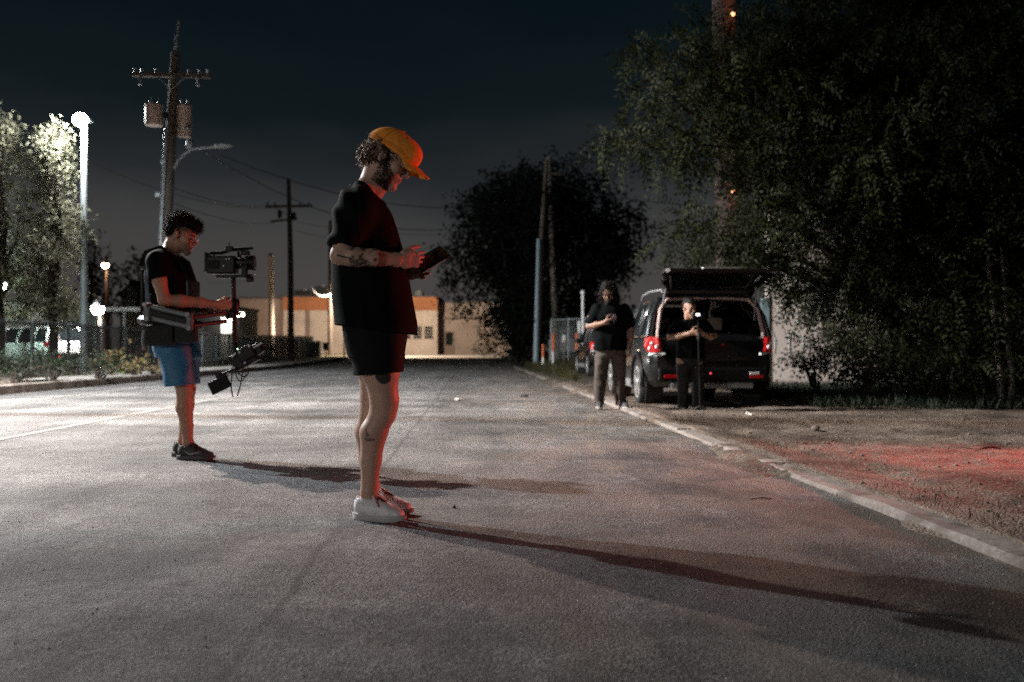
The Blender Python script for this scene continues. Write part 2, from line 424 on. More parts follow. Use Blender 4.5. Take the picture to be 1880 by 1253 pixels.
def make_asphalt():
    g = NG('asphalt'); x, y, z = g.sep()
    lane = g.math('MULTIPLY_ADD', y, .04, x)                 # distance across the road
    patch = g.noise(.55, 6, rough=.6, dist=.6); patch2 = g.noise(2.3, 5, vec=g.mapv((1.6, .5, 1)), rough=.65); fine = g.noise(55, 4, rough=.7); grit = g.noise(230, 2)
    f = g.math('ADD', g.ramp(patch, .32, .68, .5, 1.4), g.ramp(patch2, .3, .7, -.2, .2))
    f = g.math('MULTIPLY', f, g.ramp(fine, .3, .7, .72, 1.28))
    f = g.math('MULTIPLY', f, g.ramp(grit, .3, .7, .7, 1.3))
    f = g.math('MULTIPLY', f, g.ramp(g.noise(13, 5, rough=.75), .3, .7, .72, 1.28))
    f = g.math('MULTIPLY', f, g.ramp(g.noise(1.0, 5, vec=g.mapv((1.7, .13, 1)), rough=.6), .3, .7, .75, 1.25))
    cell = g.t.nodes.new('ShaderNodeTexVoronoi'); g._in(cell.inputs['Vector'], g.tc); cell.inputs['Scale'].default_value = 120
    cs = g.t.nodes.new('ShaderNodeSeparateColor'); g.t.links.new(cell.outputs['Color'], cs.inputs[0])
    f = g.math('MULTIPLY', f, g.ramp(cs.outputs[2], 0, 1, .55, 1.45))
    f = g.math('MULTIPLY', f, g.ramp(g.noise(1.0, 6, vec=g.mapv((.22, 1.5, 1)), rough=.6), .32, .68, .74, 1.24))
    col = g.scale((.117, .1135, .112), f)
    # wheel-path wear, dark seam, pale scuff
    sand = g.math('MULTIPLY', g.ramp(lane, -.9, 1.7), g.ramp(g.noise(1.3, 6, vec=g.mapv((1.3, .8, 1)), rough=.65), .38, .62))
    col = g.mix(g.math('MULTIPLY', sand, .85), col, (.205, .165, .138))
    mud = g.math('MULTIPLY', g.ramp(lane, .9, 1.9), g.ramp(g.noise(1.9, 6, vec=g.mapv((1, .5, 1)), rough=.7), .47, .56))
    col = g.mix(g.math('MULTIPLY', mud, .65), col, (.080, .060, .047))
    wob = g.math('MULTIPLY_ADD', g.noise(1.4, 5), .09, g.math('ADD', lane, .555))
    seam = g.ramp(g.math('ABSOLUTE', wob), .004, .026, 1, 0)
    seam = g.math('MULTIPLY', seam, g.ramp(g.noise(3, 3), .25, .45))
    col = g.mix(g.math('MULTIPLY', seam, .6), col, (.035, .033, .032))
    sc = g.math('MULTIPLY_ADD', y, -.285, g.math('ADD', x, 2.14)); sc = g.math('MULTIPLY_ADD', g.noise(2.2, 5), .3, g.math('SUBTRACT', sc, .15))
    scuff = g.math('MULTIPLY', g.ramp(g.math('ABSOLUTE', sc), .02, .22, 1, 0), g.math('MULTIPLY', g.ramp(y, 4.4, 5.4, 1, 0), g.ramp(g.noise(9, 5, rough=.7), .35, .7)))
    col = g.mix(g.math('MULTIPLY', scuff, .85), col, (.25, .245, .24))
    sc2 = g.math('MULTIPLY_ADD', g.noise(3.0, 5), .3, g.math('SUBTRACT', y, 2.87))
    scuff2 = g.math('MULTIPLY', g.ramp(g.math('ABSOLUTE', sc2), .01, .1, 1, 0), g.math('MULTIPLY', g.ramp(x, .1, .5), g.ramp(g.noise(7, 5, rough=.7), .4, .7)))
    col = g.mix(g.math('MULTIPLY', scuff2, .55), col, (.23, .21, .19))
    # aggregate: single pale stones
    vr = g.t.nodes.new('ShaderNodeTexVoronoi'); g._in(vr.inputs['Vector'], g.tc); vr.inputs['Scale'].default_value = 95
    sp = g.t.nodes.new('ShaderNodeSeparateColor'); g.t.links.new(vr.outputs['Color'], sp.inputs[0])
    stone = g.math('MULTIPLY', g.math('GREATER_THAN', sp.outputs[0], .95), g.ramp(vr.outputs['Distance'], .2, .45, 1, 0))
    col = g.mix(g.math('MULTIPLY', stone, .8), col, (.36, .34, .32))
    dark = g.math('MULTIPLY', g.math('LESS_THAN', sp.outputs[1], .12), g.ramp(vr.outputs['Distance'], .2, .5, 1, 0))
    col = g.mix(g.math('MULTIPLY', dark, .7), col, (.04, .038, .037))
    h1 = g.ramp(g.vor(105), 0, .75, 1, 0); rough_zone = g.ramp(g.noise(1.1, 4), .35, .62, .45, 1.0)
    h = g.math('MULTIPLY', h1, rough_zone)
    h = g.math('MULTIPLY_ADD', g.noise(75, 5, rough=.8), 1.3, h)
    n = g.bump(h, .9, .008)
    n = g.bump(g.noise(4.5, 5), .35, .02, n)
    return g.done(col, g.ramp(patch2, .3, .7, .72, .9), n, .35)
def make_dirt():
    g = NG('dirt'); x, y, z = g.sep()
    a = g.noise(.7, 7, rough=.65, dist=.4); b = g.noise(5, 6, rough=.7); c = g.noise(60, 3, rough=.7)
    col = g.mix(g.ramp(a, .36, .64), (.070, .052, .040), (.21, .165, .135))
    col = g.mix(g.math('MULTIPLY', g.ramp(b, .5, .7), .7), col, (.05, .038, .03))
    col = g.scale(col, g.ramp(c, .3, .7, .65, 1.35))
    vr = g.t.nodes.new('ShaderNodeTexVoronoi'); g._in(vr.inputs['Vector'], g.tc); vr.inputs['Scale'].default_value = 42
    sp = g.t.nodes.new('ShaderNodeSeparateColor'); g.t.links.new(vr.outputs['Color'], sp.inputs[0])
    st = g.math('MULTIPLY', g.math('GREATER_THAN', sp.outputs[0], .93), g.ramp(vr.outputs['Distance'], .25, .5, 1, 0))
    col = g.mix(g.math('MULTIPLY', st, .8), col, (.34, .31, .28))
    grass = g.math('MULTIPLY', g.ramp(y, 22, 30), g.ramp(b, .3, .6, .4, .9))
    col = g.mix(grass, col, (.06, .058, .03))
    h = g.math('MULTIPLY_ADD', g.noise(24, 6, rough=.75), 1.5, g.ramp(g.vor(48), 0, .6, .8, 0))
    n = g.bump(h, .75, .014)
    return g.done(col, .95, n, .2)
def make_concrete(name, base=(.33, .31, .29), dirt=.5):
    g = NG(name); a = g.noise(1.7, 6, rough=.65); b = g.noise(30, 5, rough=.7)
    col = g.scale(base, g.ramp(b, .25, .75, .7, 1.25))
    col = g.mix(g.math('MULTIPLY', g.ramp(a, .45, .66), dirt), col, (.10, .08, .065))
    n = g.bump(g.math('ADD', b, g.noise(140, 3)), .5, .006)
    return g.done(col, .9, n, .25)
def make_leaf(name, c1, c2, spec=.35, rough=.5):
    g = NG(name); oi = g.t.nodes.new('ShaderNodeAttribute'); oi.attribute_name = 'rnd'
    col = g.mix(oi.outputs['Fac'], c1, c2)
    g.done(col, rough, None, spec)
    # thin leaves let a little light through
    tr = g.t.nodes.new('ShaderNodeBsdfTranslucent'); g.t.links.new(col, tr.inputs['Color'])
    mx = g.t.nodes.new('ShaderNodeMixShader'); mx.inputs[0].default_value = .28
    out = [n for n in g.t.nodes if n.type == 'OUTPUT_MATERIAL'][0]
    g.t.links.new(g.b.outputs[0], mx.inputs[1]); g.t.links.new(tr.outputs[0], mx.inputs[2]); g.t.links.new(mx.outputs[0], out.inputs['Surface'])
    return g.m
def make_wood(name, c=(.13, .10, .08)):
    g = NG(name); a = g.noise(3, 6, vec=g.mapv((9, 9, .5)), rough=.7)
    col = g.scale(c, g.ramp(a, .3, .7, .55, 1.4)); n = g.bump(a, .6, .02); return g.done(col, .85, n, .2)
def make_wall(name, base, streak=.35, low=.0):
    g = NG(name); a = g.noise(.5, 6, rough=.6); b = g.noise(3, 5, vec=g.mapv((2.5, 2.5, .25)), rough=.7)
    col = g.scale(base, g.ramp(a, .3, .7, .82, 1.12))
    col = g.mix(g.math('MULTIPLY', g.ramp(b, .5, .75), streak), col, tuple(.35*v for v in base))
    n = g.bump(g.noise(25, 4), .3, .01); return g.done(col, .85, n, .2)

M_ASPH = make_asphalt(); M_DIRT = make_dirt(); M_KERB = make_concrete('kerb_concrete', (.25, .22, .20), .9); M_CONC = make_concrete('concrete', (.34, .32, .30), .35)
M_FORE = make_concrete('forecourt_concrete', (.36, .32, .28), .2)
M_POLE = make_wood('pole_wood', (.10, .078, .062)); M_BARK = make_wood('bark', (.035, .028, .023)); M_PALEBARK = make_wood('pale_bark', (.22, .2, .18))
M_GALV = mat('galvanised', (.30, .32, .33), .5, .5, noise=.2, nscale=6)
M_STEEL = mat('painted_steel', (.36, .40, .39), .5, .2, noise=.15)
M_BLACKM = mat('black_metal', (.018, .02, .022), .45, .4, noise=.2)
M_RAIL = mat('rail_metal', (.10, .13, .14), .4, .5)
M_PLAST = mat('black_plastic', (.006, .006, .0065), .42, spec=.2)
M_RUB = mat('rubber', (.008, .008, .008), .75, bump=.3, bscale=60)
M_WHITE = mat('white_paint', (.75, .75, .73), .5, noise=.08)
M_ORANGE = mat('orange_plastic', (.62, .13, .03), .5, noise=.1)
M_GLASS = mat('dark_glass', (.01, .013, .014), .05, spec=.6)
M_CHROME = mat('chrome', (.75, .75, .76), .12, 1.0)

# ================================================================== ground
def grid_mesh(name, X, Y, Z):
    ny, nx = X.shape; V = np.stack([X, Y, Z], -1).reshape(-1, 3)
    i = np.arange(ny-1)[:, None]*nx + np.arange(nx-1)[None, :]
    Q = np.stack([i, i+1, i+nx+1, i+nx], -1).reshape(-1, 4)
    return np_mesh(name, V, Q)
# base terrain to the horizon
yy = np.concatenate([np.linspace(-60, 120, 91), np.linspace(140, 1500, 12)]); xx = np.concatenate([np.linspace(-900, -60, 8), np.linspace(-50, 50, 41), np.linspace(60, 900, 8)])
Xg, Yg = np.meshgrid(xx, yy)
o = link('ground', grid_mesh('ground', Xg, Yg, rise(Yg) - .10), M_DIRT, smooth=True); o['kind'] = 'structure'
# road
yy = np.concatenate([np.linspace(-5, 20, 120), np.linspace(20.5, 70, 80)]); tt = np.linspace(0, 1, 60)
Xg = x_left(yy)[:, None] + (x_right(yy) - x_left(yy))[:, None]*tt[None, :]; Yg = np.repeat(yy[:, None], 60, 1)
Pn = np.stack([Xg, Yg, 0*Xg], -1)
Zg = rise(Yg) + .012*(fbm(Pn, .35, 3, 3) - .5) - .02*(np.abs(tt[None, :]-.5)*2)**3
o = link('road', grid_mesh('road', Xg, Yg, Zg), M_ASPH, smooth=True); o['kind'] = 'structure'
def road_z(x, y):
    t = (x - x_left(y))/(x_right(y)-x_left(y))
    return float(rise(y) + .012*(fbm(np.array([[x, y, 0.]]), .35, 3, 3)[0] - .5) - .02*(abs(t-.5)*2)**3)
# far forecourt in front of the warehouse
yy = np.linspace(66, 96, 12); Xg, Yg = np.meshgrid(np.linspace(-40, 8, 20), yy)
o = link('forecourt', grid_mesh('forecourt', Xg, Yg, rise(Yg) + .02), M_FORE); o['kind'] = 'structure'
# right verge, bare dirt
yy = np.concatenate([1.0 + 9*np.linspace(0, 1, 330)**1.3, 10 + 16*np.linspace(.004, 1, 250), 26 + 50*np.linspace(.02, 1, 60)**1.3])
ss = np.concatenate([np.linspace(-.55, .14, 30), 0.16 + 4.2*np.linspace(0, 1, 170), .16 + 4.2 + 36*np.linspace(.01, 1, 80)**1.8])
Sg, Yg = np.meshgrid(ss, yy); Xg = x_right(Yg) + Sg
Pn = np.stack([Xg, Yg, 0*Xg], -1)
lump = (fbm(Pn, 1.1, 5, 9) - .5)*.11 + (fbm(Pn, 6, 4, 21) - .5)*.05
# ruts running along the road and towards the kerb
rut = -.035*np.exp(-((Sg - .55 - .25*(fbm(Pn, .5, 2, 5)-.5)*4)/.16)**2)
damp = sstep(0.16, .7, Sg)*(1 - sstep(26, 40, Yg)*.5)
Zg = verge_z(Sg, Yg) - .005 + (lump + rut)*damp
# washed-out spots where the dirt lies over the kerb
spill = sstep(.50, .66, fbm(np.stack([Xg*.6, Yg*.55, 0*Xg], -1), 1.0, 4, 40) + .18*(fbm(Pn, 5, 3, 44)-.5))
spill = np.maximum(spill, .5*np.exp(-((Yg-4.5)/.30)**2)); spill = np.maximum(spill, .45*np.exp(-((Yg-8.9)/.35)**2))
reach = -.50*spill; inner = sstep(0, 1, (Sg - reach)/(.14 - reach + 1e-6))
zin = rise(Yg) - .045 + (.045 + .022*spill)*inner*sstep(.02, .3, spill) + .010*(fbm(Pn, 9, 3, 46)-.5)*spill
Zg = np.where(Sg < .15, zin, Zg)
over = spill*(1-sstep(.15, .6, Sg))*(Sg >= .15)*.015
o = link('verge', grid_mesh('verge', Xg, Yg, Zg + over), M_DIRT, smooth=True); o['kind'] = 'structure'
VX = (ss, yy, Zg + over)
def vz(x, y):
    s = x - (2.03 - .04*y); i = int(np.clip(np.searchsorted(ss, s), 1, len(ss)-1)); j = int(np.clip(np.searchsorted(yy, y), 1, len(yy)-1))
    return float((Zg + over)[j, i])
VZG = Zg + over
# left verge: soil bed and a pale footpath
yl = np.linspace(-5, 90, 150); tl = np.concatenate([np.linspace(.16, 4.5, 30), np.linspace(5, 60, 20)])
Sg2, Yg2 = np.meshgrid(tl, yl); Xg2 = x_left(Yg2) - Sg2
Z2 = rise(Yg2) + .11 + (fbm(np.stack([Xg2, Yg2, 0*Xg2], -1), .9, 4, 2) - .5)*.08
me = grid_mesh('planting_bed', Xg2[:, ::-1], Yg2[:, ::-1], Z2[:, ::-1])
o = link('planting_bed', me, M_DIRT, smooth=True); o['kind'] = 'structure'
path = MB()
for i in range(24):
    y0, y1 = 22 + i*2.0, 22 + i*2.0 + 1.985
    path.add([(x_left(y0)-1.55, y0, rise(y0)+.155), (x_left(y0)-.17, y0, rise(y0)+.15), (x_left(y1)-.17, y1, rise(y1)+.15), (x_left(y1)-1.55, y1, rise(y1)+.155)], [(0, 1, 2, 3)])
o = path.build('pavement', M_CONC); o['kind'] = 'structure'

# kerbs: single stones
def kerb(name, side, y0, y1, L):
    root = empty(name, kind='structure')
    y = y0; i = 0
    while y < y1:
        l = L*random.uniform(.75, 1.2); a, b = y, min(y + l, y1)
        w = .15; z0 = rise(a); z1 = rise(b); top = .016 if side > 0 else .15
        jx = random.uniform(-.012, .012); tz = random.uniform(-.008, .008)
        xe = x_right if side > 0 else x_left
        xs = [0, .02, w-.015, w] if side > 0 else [0, -.02, -w+.015, -w]
        zt = [top-.018, top, top, top-.015]
        n = 7; V = []; Fs = []
        for j in range(n):
            t = j/(n-1); yj = a + .006 + (b - a - .012)*t
            for q in range(-1, 5):
                qq = min(max(q, 0), 3)
                ch = (random.uniform(-.008, .006) if q in (0, 1) else random.uniform(-.003, .003))
                zz = (-.06 if q in (-1, 4) else zt[qq] + tz + ch) + z0*(1-t) + z1*t
                V.append((xe(yj) + xs[qq] + jx + (ch*.8 if 0 <= q <= 3 else 0), yj, zz))
        for j in range(n-1):
            for q in range(5): k = j*6 + q; Fs.append((k, k+6, k+7, k+1) if side < 0 else (k, k+1, k+7, k+6))
        Fs.append(tuple(range(6))); Fs.append(tuple((n-1)*6 + q for q in range(5, -1, -1)))
        MB().add(V, Fs).build('kerb_stone', M_KERB, root)
        y = b
kerb('kerb', 1, 1.2, 58, 1.5)
kerb('kerb', -1, 4, 62, 1.9)
# worn centre line, 4 mm above the asphalt
def make_line():
    g = NG('worn_line'); a = g.noise(7, 6, rough=.75); b = g.noise(60, 3)
    f = g.math('MULTIPLY', g.ramp(a, .35, .65, .0, .9), g.ramp(b, .3, .6, .5, 1))
    return g.done(g.mix(f, (.125, .12, .115), (.25, .245, .23)), .8, g.bump(b, .5, .005), .3)
M_LINE = make_line()
yl = np.linspace(2, 60, 80); V = []; Fs = []
for i, y in enumerate(yl):
    for dx in (0, .11):
        x = -4.25 - .04*y + dx; V.append((x, y, road_z(x, y) + .004))
for i in range(len(yl)-1): Fs.append((2*i, 2*i+1, 2*i+3, 2*i+2))
o = MB().add(V, Fs).build('road_marking', M_LINE); o['kind'] = 'structure'
V = []; Fs = []
for i, y in enumerate(yl):
    for dx in (0, .12):
        x = -7.2 - .04*y + dx; V.append((x, y, road_z(x, y) + .004))
for i in range(len(yl)-1): Fs.append((2*i, 2*i+1, 2*i+3, 2*i+2))
o = MB().add(V, Fs).build('road_marking', M_LINE); o['kind'] = 'structure'

# ================================================================== foliage
def leaf_mesh(name, C, D, N, L, Wd, m, parent, droop=None):
    """C centres, D directions, N normals, L lengths, Wd widths -> leaf blades, folded a little along the midrib"""
    n = len(C); D = D/(np.linalg.norm(D, axis=1, keepdims=True)+1e-9); S = np.cross(D, N); S /= np.linalg.norm(S, axis=1, keepdims=True)+1e-9; U = np.cross(S, D)
    L = np.asarray(L)[:, None]; Wd = np.asarray(Wd)[:, None]
    V = np.stack([C - D*L*.5, C + S*Wd*.5 + U*Wd*.18 - D*L*.05, C + D*L*.5 - U*L*.06, C - S*Wd*.5 + U*Wd*.18 - D*L*.05], 1).reshape(-1, 3)
    b = np.arange(n)*4
    T = np.concatenate([np.stack([b, b+1, b+2], 1), np.stack([b, b+2, b+3], 1)])
    me = np_mesh(name, V, T)
    a = me.attributes.new('rnd', 'FLOAT', 'POINT'); r = np.repeat(RNG.random(n).astype(np.float32), 4); a.data.foreach_set('value', r)
    return link(name, me, m, parent)
def rnd_dir(n):
    v = RNG.normal(size=(n, 3)); return v/np.linalg.norm(v, axis=1, keepdims=True)
def clump_leaves(clumps, per_m3, L, W, droop=.3, shell=.55):
    """clumps: list of (cx,cy,cz,rx,ry,rz); leaf clusters in each"""
    Cs = []; Ds = []; Ns = []
    for (cx, cy, cz, rx, ry, rz) in clumps:
        n = max(8, int(per_m3*rx*ry*rz*4.2)); nt = max(2, n//9)
        d = rnd_dir(nt); rad = RNG.random(nt)**.45; rad = shell*np.maximum(rad, .3) + (1-shell)*rad
        tw = d*rad[:, None]*np.array([rx, ry, rz])
        td = d + RNG.normal(size=(nt, 3))*.7; td[:, 2] -= droop; td /= np.linalg.norm(td, axis=1, keepdims=True)
        k = 9; s = (RNG.random((nt, k, 1))-.3)*L*4.5
        P = tw[:, None, :] + td[:, None, :]*s + RNG.normal(size=(nt, k, 3))*L*.55
        D = td[:, None, :] + RNG.normal(size=(nt, k, 3))*.75
        Cs.append(P.reshape(-1, 3) + np.array([cx, cy, cz])); Ds.append(D.reshape(-1, 3))
    C = np.concatenate(Cs); D = np.concatenate(Ds)
    N = RNG.normal(size=C.shape)*.8 + np.array([0, 0, 1.0])
    return C, D, N
def pinnate_leaves(clumps, per_m3, droop=.7, leaf=.085):
    """feathery compound leaves: paired leaflets along drooping stalks"""
    Cs = []; Ds = []; Ns = []; Ls = []
    for (cx, cy, cz, rx, ry, rz) in clumps:
        nt = max(3, int(per_m3*rx*ry*rz*4.2)); d = rnd_dir(nt); rad = RNG.random(nt)**.4
        base = d*rad[:, None]*np.array([rx, ry, rz]) + np.array([cx, cy, cz])
        td = d*.8 + RNG.normal(size=(nt, 3))*.55; td[:, 2] -= droop*.5; td /= np.linalg.norm(td, axis=1, keepdims=True)
        Ls_ = leaf*(.7 + .6*RNG.random(nt))
        side = np.cross(td, rnd_dir(nt)); side /= np.linalg.norm(side, axis=1, keepdims=True)+1e-9; nor = np.cross(side, td)
        for q in range(6):
            t = (q+.6)/6; st = base + td*(t*leaf*4.6) - np.array([0, 0, 1])*(t**2*leaf*1.6*droop)[None] if False else base + td*(t*leaf*4.6) + np.array([0, 0, -1.0])*(t*t*leaf*1.7*droop)
            for sg in (-1, 1):
                dv = side*sg + td*.75 + np.array([0, 0, -.45*droop]) + RNG.normal(size=(nt, 3))*.18
                dv /= np.linalg.norm(dv, axis=1, keepdims=True)
                Cs.append(st + dv*Ls_[:, None]*.5); Ds.append(dv); Ns.append(nor + RNG.normal(size=(nt, 3))*.25); Ls.append(Ls_*(1-.35*abs(t-.5)))
    return np.concatenate(Cs), np.concatenate(Ds), np.concatenate(Ns), np.concatenate(Ls)

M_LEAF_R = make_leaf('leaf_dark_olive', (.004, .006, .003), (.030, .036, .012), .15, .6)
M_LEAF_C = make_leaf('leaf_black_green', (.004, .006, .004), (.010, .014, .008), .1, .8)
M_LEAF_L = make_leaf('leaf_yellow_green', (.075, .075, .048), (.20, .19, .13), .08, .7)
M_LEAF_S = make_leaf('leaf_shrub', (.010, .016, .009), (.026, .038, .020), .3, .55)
M_LEAF_Y = make_leaf('leaf_straw', (.13, .095, .04), (.22, .165, .075), .3, .6)
M_LEAF_G = make_leaf('leaf_pale_green', (.09, .12, .05), (.17, .19, .08), .3, .6)
M_GRASS = make_leaf('grass_blade', (.04, .038, .016), (.085, .075, .034), .2, .7)

def branches(mb, root, tips, r0, jitter=.25, seed=1):
    rr = random.Random(seed); root = Vector(root)
    for t in tips:
        t = Vector(t); n = 5; pts = []
        for i in range(n+1):
            s = i/n; p = root.lerp(t, s); p.z += math.sin(s*math.pi)*.12*(t-root).length
            if 0 < i < n: p += Vector((rr.uniform(-1, 1), rr.uniform(-1, 1), rr.uniform(-1, 1)))*jitter*.4
            pts.append(p)
        mb.tube(pts, [r0*(1-.85*i/n) + .008 for i in range(n+1)], 6)
def tree(label, base, clumps, per, L, m, trunk_r, group=None, bark=M_BARK, lean=(0, 0), fork=.35, droop=.3, name='tree', wf=.5, pinn=False, nb=14):
    root = empty(name, base, 0, label, 'tree', group)
    B = Vector(base); cl = [(c[0]-B.x, c[1]-B.y, c[2]-B.z, *c[3:]) for c in clumps]
    cz = np.array([c[2] for c in cl]); cxm = np.mean([c[0] for c in cl]); cym = np.mean([c[1] for c in cl])
    hgt = float(np.percentile(cz, 70)); fz = hgt*fork
    tb = MB()
    fk = Vector((cxm*.35 + lean[0], cym*.35 + lean[1], fz))
    tb.tube([(0, 0, -.25), (0, 0, .05), tuple(fk*.5 + Vector((.04, .03, 0))), tuple(fk), (cxm*.8, cym*.8, hgt)], [trunk_r*1.5, trunk_r*1.15, trunk_r*.9, trunk_r*.75, trunk_r*.2], 10)
    rs = random.Random(len(cl)); pick = rs.sample(cl, min(nb, len(cl)))
    branches(tb, fk, [(c[0], c[1], c[2]) for c in pick], trunk_r*.42, .5, 3)
    tb.build('trunk', bark, root, smooth=True)
    if pinn:
        C, D, N, Ls = pinnate_leaves(cl, per, droop, L); leaf_mesh('crown', C, D, N, Ls, Ls*.36, m, root)
    else:
        C, D, N = clump_leaves(cl, per, L, L*wf, droop); n = len(C); Ls = L*(.6 + .8*RNG.random(n)); leaf_mesh('crown', C, D, N, Ls, Ls*wf, m, root)
    return root
def pc(u, v, Y, ru, rv, ry):      # clump from its place in the view
    x, y, z = at(u, v, Y); s = Y/F_PX; return (x, y, z, ru*s, ry, rv*s)

# central dark tree beyond the bollards
rs = random.Random(5); cl = []
outline = [(860, 372), (905, 345), (960, 325), (1010, 318), (1060, 318), (1105, 340), (1135, 385), (1165, 405), (1175, 455), (1150, 500), (848, 440), (826, 470), (850, 505), (822, 528), (868, 555), (900, 595), (935, 618), (965, 600)]
for (u, v) in outline: cl.append(pc(u + rs.uniform(-6, 6), v + rs.uniform(-6, 6), 50 + rs.uniform(-2, 2), rs.uniform(24, 40), rs.uniform(20, 32), 1.2))
for i in range(60):
    a = rs.uniform(0, 6.28); r = rs.random()**.5; u = 1000 + math.cos(a)*r*140; v = 465 + math.sin(a)*r*125
    cl.append(pc(u, v, 50 + rs.uniform(-3, 3), rs.uniform(35, 60), rs.uniform(30, 50), 1.5))
for i in range(10): cl.append(pc(rs.uniform(940, 1130), rs.uniform(570, 640), 51 + rs.uniform(-1.5, 1.5), 42, 32, 1.2))
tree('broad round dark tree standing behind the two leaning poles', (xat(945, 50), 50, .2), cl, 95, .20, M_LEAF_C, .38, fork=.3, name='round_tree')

# big tree hanging over the parked cars at right
rs = random.Random(9); cl = []
edge = [(1165, 105, 26, 24), (1195, 92, 34, 30), (1240, 110, 44, 40), (1285, 130, 48, 46), (1215, 150, 34, 26), (1165, 175, 16, 14), (1200, 205, 30, 22), (1250, 205, 44, 34), (1300, 215, 46, 36),
        (1105, 252, 20, 15), (1130, 246, 26, 18), (1160, 262, 30, 20), (1145, 285, 22, 16), (1195, 262, 34, 24), (1235, 262, 36, 26), (1225, 296, 30, 16), (1275, 268, 40, 32), (1310, 290, 34, 22),
        (1340, 100, 44, 40), (1350, 165, 40, 44), (1365, 225, 44, 40), (1352, 285, 34, 34), (1390, 150, 50, 50), (1410, 250, 50, 50), (1395, 320, 40, 36), (1385, 365, 36, 28), (1330, 70, 40, 26), (1320, 130, 36, 40), (1325, 190, 36, 40), (1328, 245, 36, 38), (1322, 295, 34, 24), (1338, 400, 36, 26), (1300, 60, 40, 30), (1380, 60, 44, 40), (1420, 60, 50, 50),
        (1262, 380, 26, 20), (1240, 402, 26, 22), (1285, 405, 34, 28), (1232, 445, 22, 18), (1255, 455, 30, 18), (1300, 440, 40, 26), (1345, 425, 40, 34), (1330, 470, 46, 22), (1390, 440, 46, 38), (1400, 500, 40, 24),
        (1425, 470, 40, 34), (1440, 400, 38, 34), (1455, 440, 34, 40), (1475, 510, 34, 24), (1500, 540, 26, 30), (1445, 520, 34, 22), (1530, 590, 34, 40), (1560, 520, 40, 44), (1505, 640, 28, 18), (1470, 640, 20, 22), (1545, 640, 36, 30)]
for (u, v, a, b) in edge:
    for q in range(3): cl.append(pc(u + rs.uniform(-.3, .3)*a, v + rs.uniform(-.3, .3)*b, rs.uniform(15.2, 17.8), a*rs.uniform(.7, 1.1), b*rs.uniform(.7, 1.1), rs.uniform(.35, .7)))
for i in range(230):
    u = rs.uniform(1400, 1930); v = rs.uniform(-90, 690)
    if 1440 < u < 1560 and 345 < v < 670 and rs.random() < .85: continue
    if v < 40 and u < 1470: continue
    if u < 1440 and v > 470: continue
    Yd = rs.uniform(15, 19.5); cl.append(pc(u, v, Yd, rs.uniform(40, 75), rs.uniform(34, 62), rs.uniform(.5, 1.0)))
for i in range(26):      # solid inner mass, upper right
    cl.append(pc(rs.uniform(1500, 1950), rs.uniform(-60, 560), rs.uniform(18, 21), 90, 80, 1.1))
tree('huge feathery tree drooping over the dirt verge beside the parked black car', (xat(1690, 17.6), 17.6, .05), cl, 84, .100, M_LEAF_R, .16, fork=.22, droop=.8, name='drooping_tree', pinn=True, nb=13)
# slim pale stems at the right edge
for i, (u0, u1, lab) in enumerate(((1838, 1822, 'slim pale stem nearer the parked cars of the pair at the right edge'), (1857, 1846, 'slim pale stem closest to the right edge of the picture'))):
    root = empty('sapling', (xat(u0, 15.4), 15.4, vz(xat(u0, 15.4), 15.4)-.02), 0, lab, 'tree', 'pale stems under the drooping tree')
    b = MB(); dx = (u1-u0)/F_PX*15.4
    b.tube([(0, 0, -.1), (dx*.3+.02, 0, .5), (dx*.6, .02, 1.0), (dx, 0, 1.6), (dx*1.4, .05, 2.4)], [.05, .045, .04, .035, .02], 8)
    b.build('trunk', M_PALEBARK, root, smooth=True)
    C, D, N, Ls = pinnate_leaves([(dx, .05, 2.3, .5, .4, .5)], 40, .8, .09); leaf_mesh('crown', C, D, N, Ls, Ls*.36, M_LEAF_R, root)

# trees at the left behind the fence, lit by the parking lamp
rs = random.Random(21)
def tall_clumps(u0, v0, v1, wmax, Y, n):
    out = []
    for i in range(n):
        t = rs.random(); v = v0 + (v1-v0)*t; w = wmax*(.25 + .75*min(1, t*1.8))*(1 if t < .85 else 1-(t-.85)*1.5)
        u = u0 + rs.uniform(-1, 1)*w*.8; out.append(pc(u, v, Y + rs.uniform(-1.4, 1.4), rs.uniform(14, 26), rs.uniform(11, 20), rs.uniform(.3, .6)))
    return out
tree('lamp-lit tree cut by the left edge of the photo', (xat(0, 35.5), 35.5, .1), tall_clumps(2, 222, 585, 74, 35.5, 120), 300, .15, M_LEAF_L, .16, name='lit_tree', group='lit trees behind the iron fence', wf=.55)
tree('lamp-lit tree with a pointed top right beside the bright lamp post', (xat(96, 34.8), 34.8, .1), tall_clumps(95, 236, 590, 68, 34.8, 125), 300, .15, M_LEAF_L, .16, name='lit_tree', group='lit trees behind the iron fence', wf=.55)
# far dark trees
for (u, v, ru, rv, Y, lab) in ((200, 520, 40, 50, 82, 'dark distant tree under the orange lamp'), (262, 505, 26, 40, 84, 'small dark distant tree to the left of the cameraman back'), (300, 515, 26, 30, 86, 'dark distant tree hidden behind the cameraman shirt'), (168, 470, 14, 60, 80, 'narrow dark distant tree right behind the lamp post')):
    cl = [pc(u + rs.uniform(-.7, .7)*ru, v + rs.uniform(-.8, .8)*rv, Y + rs.uniform(-1, 1), ru*.5, rv*.4, 1.2) for i in range(14)]
    tree(lab, (xat(u, Y), Y, .2), cl, 22, .3, M_LEAF_C, .2, name='distant_tree', group='dark trees far at left', nb=5)

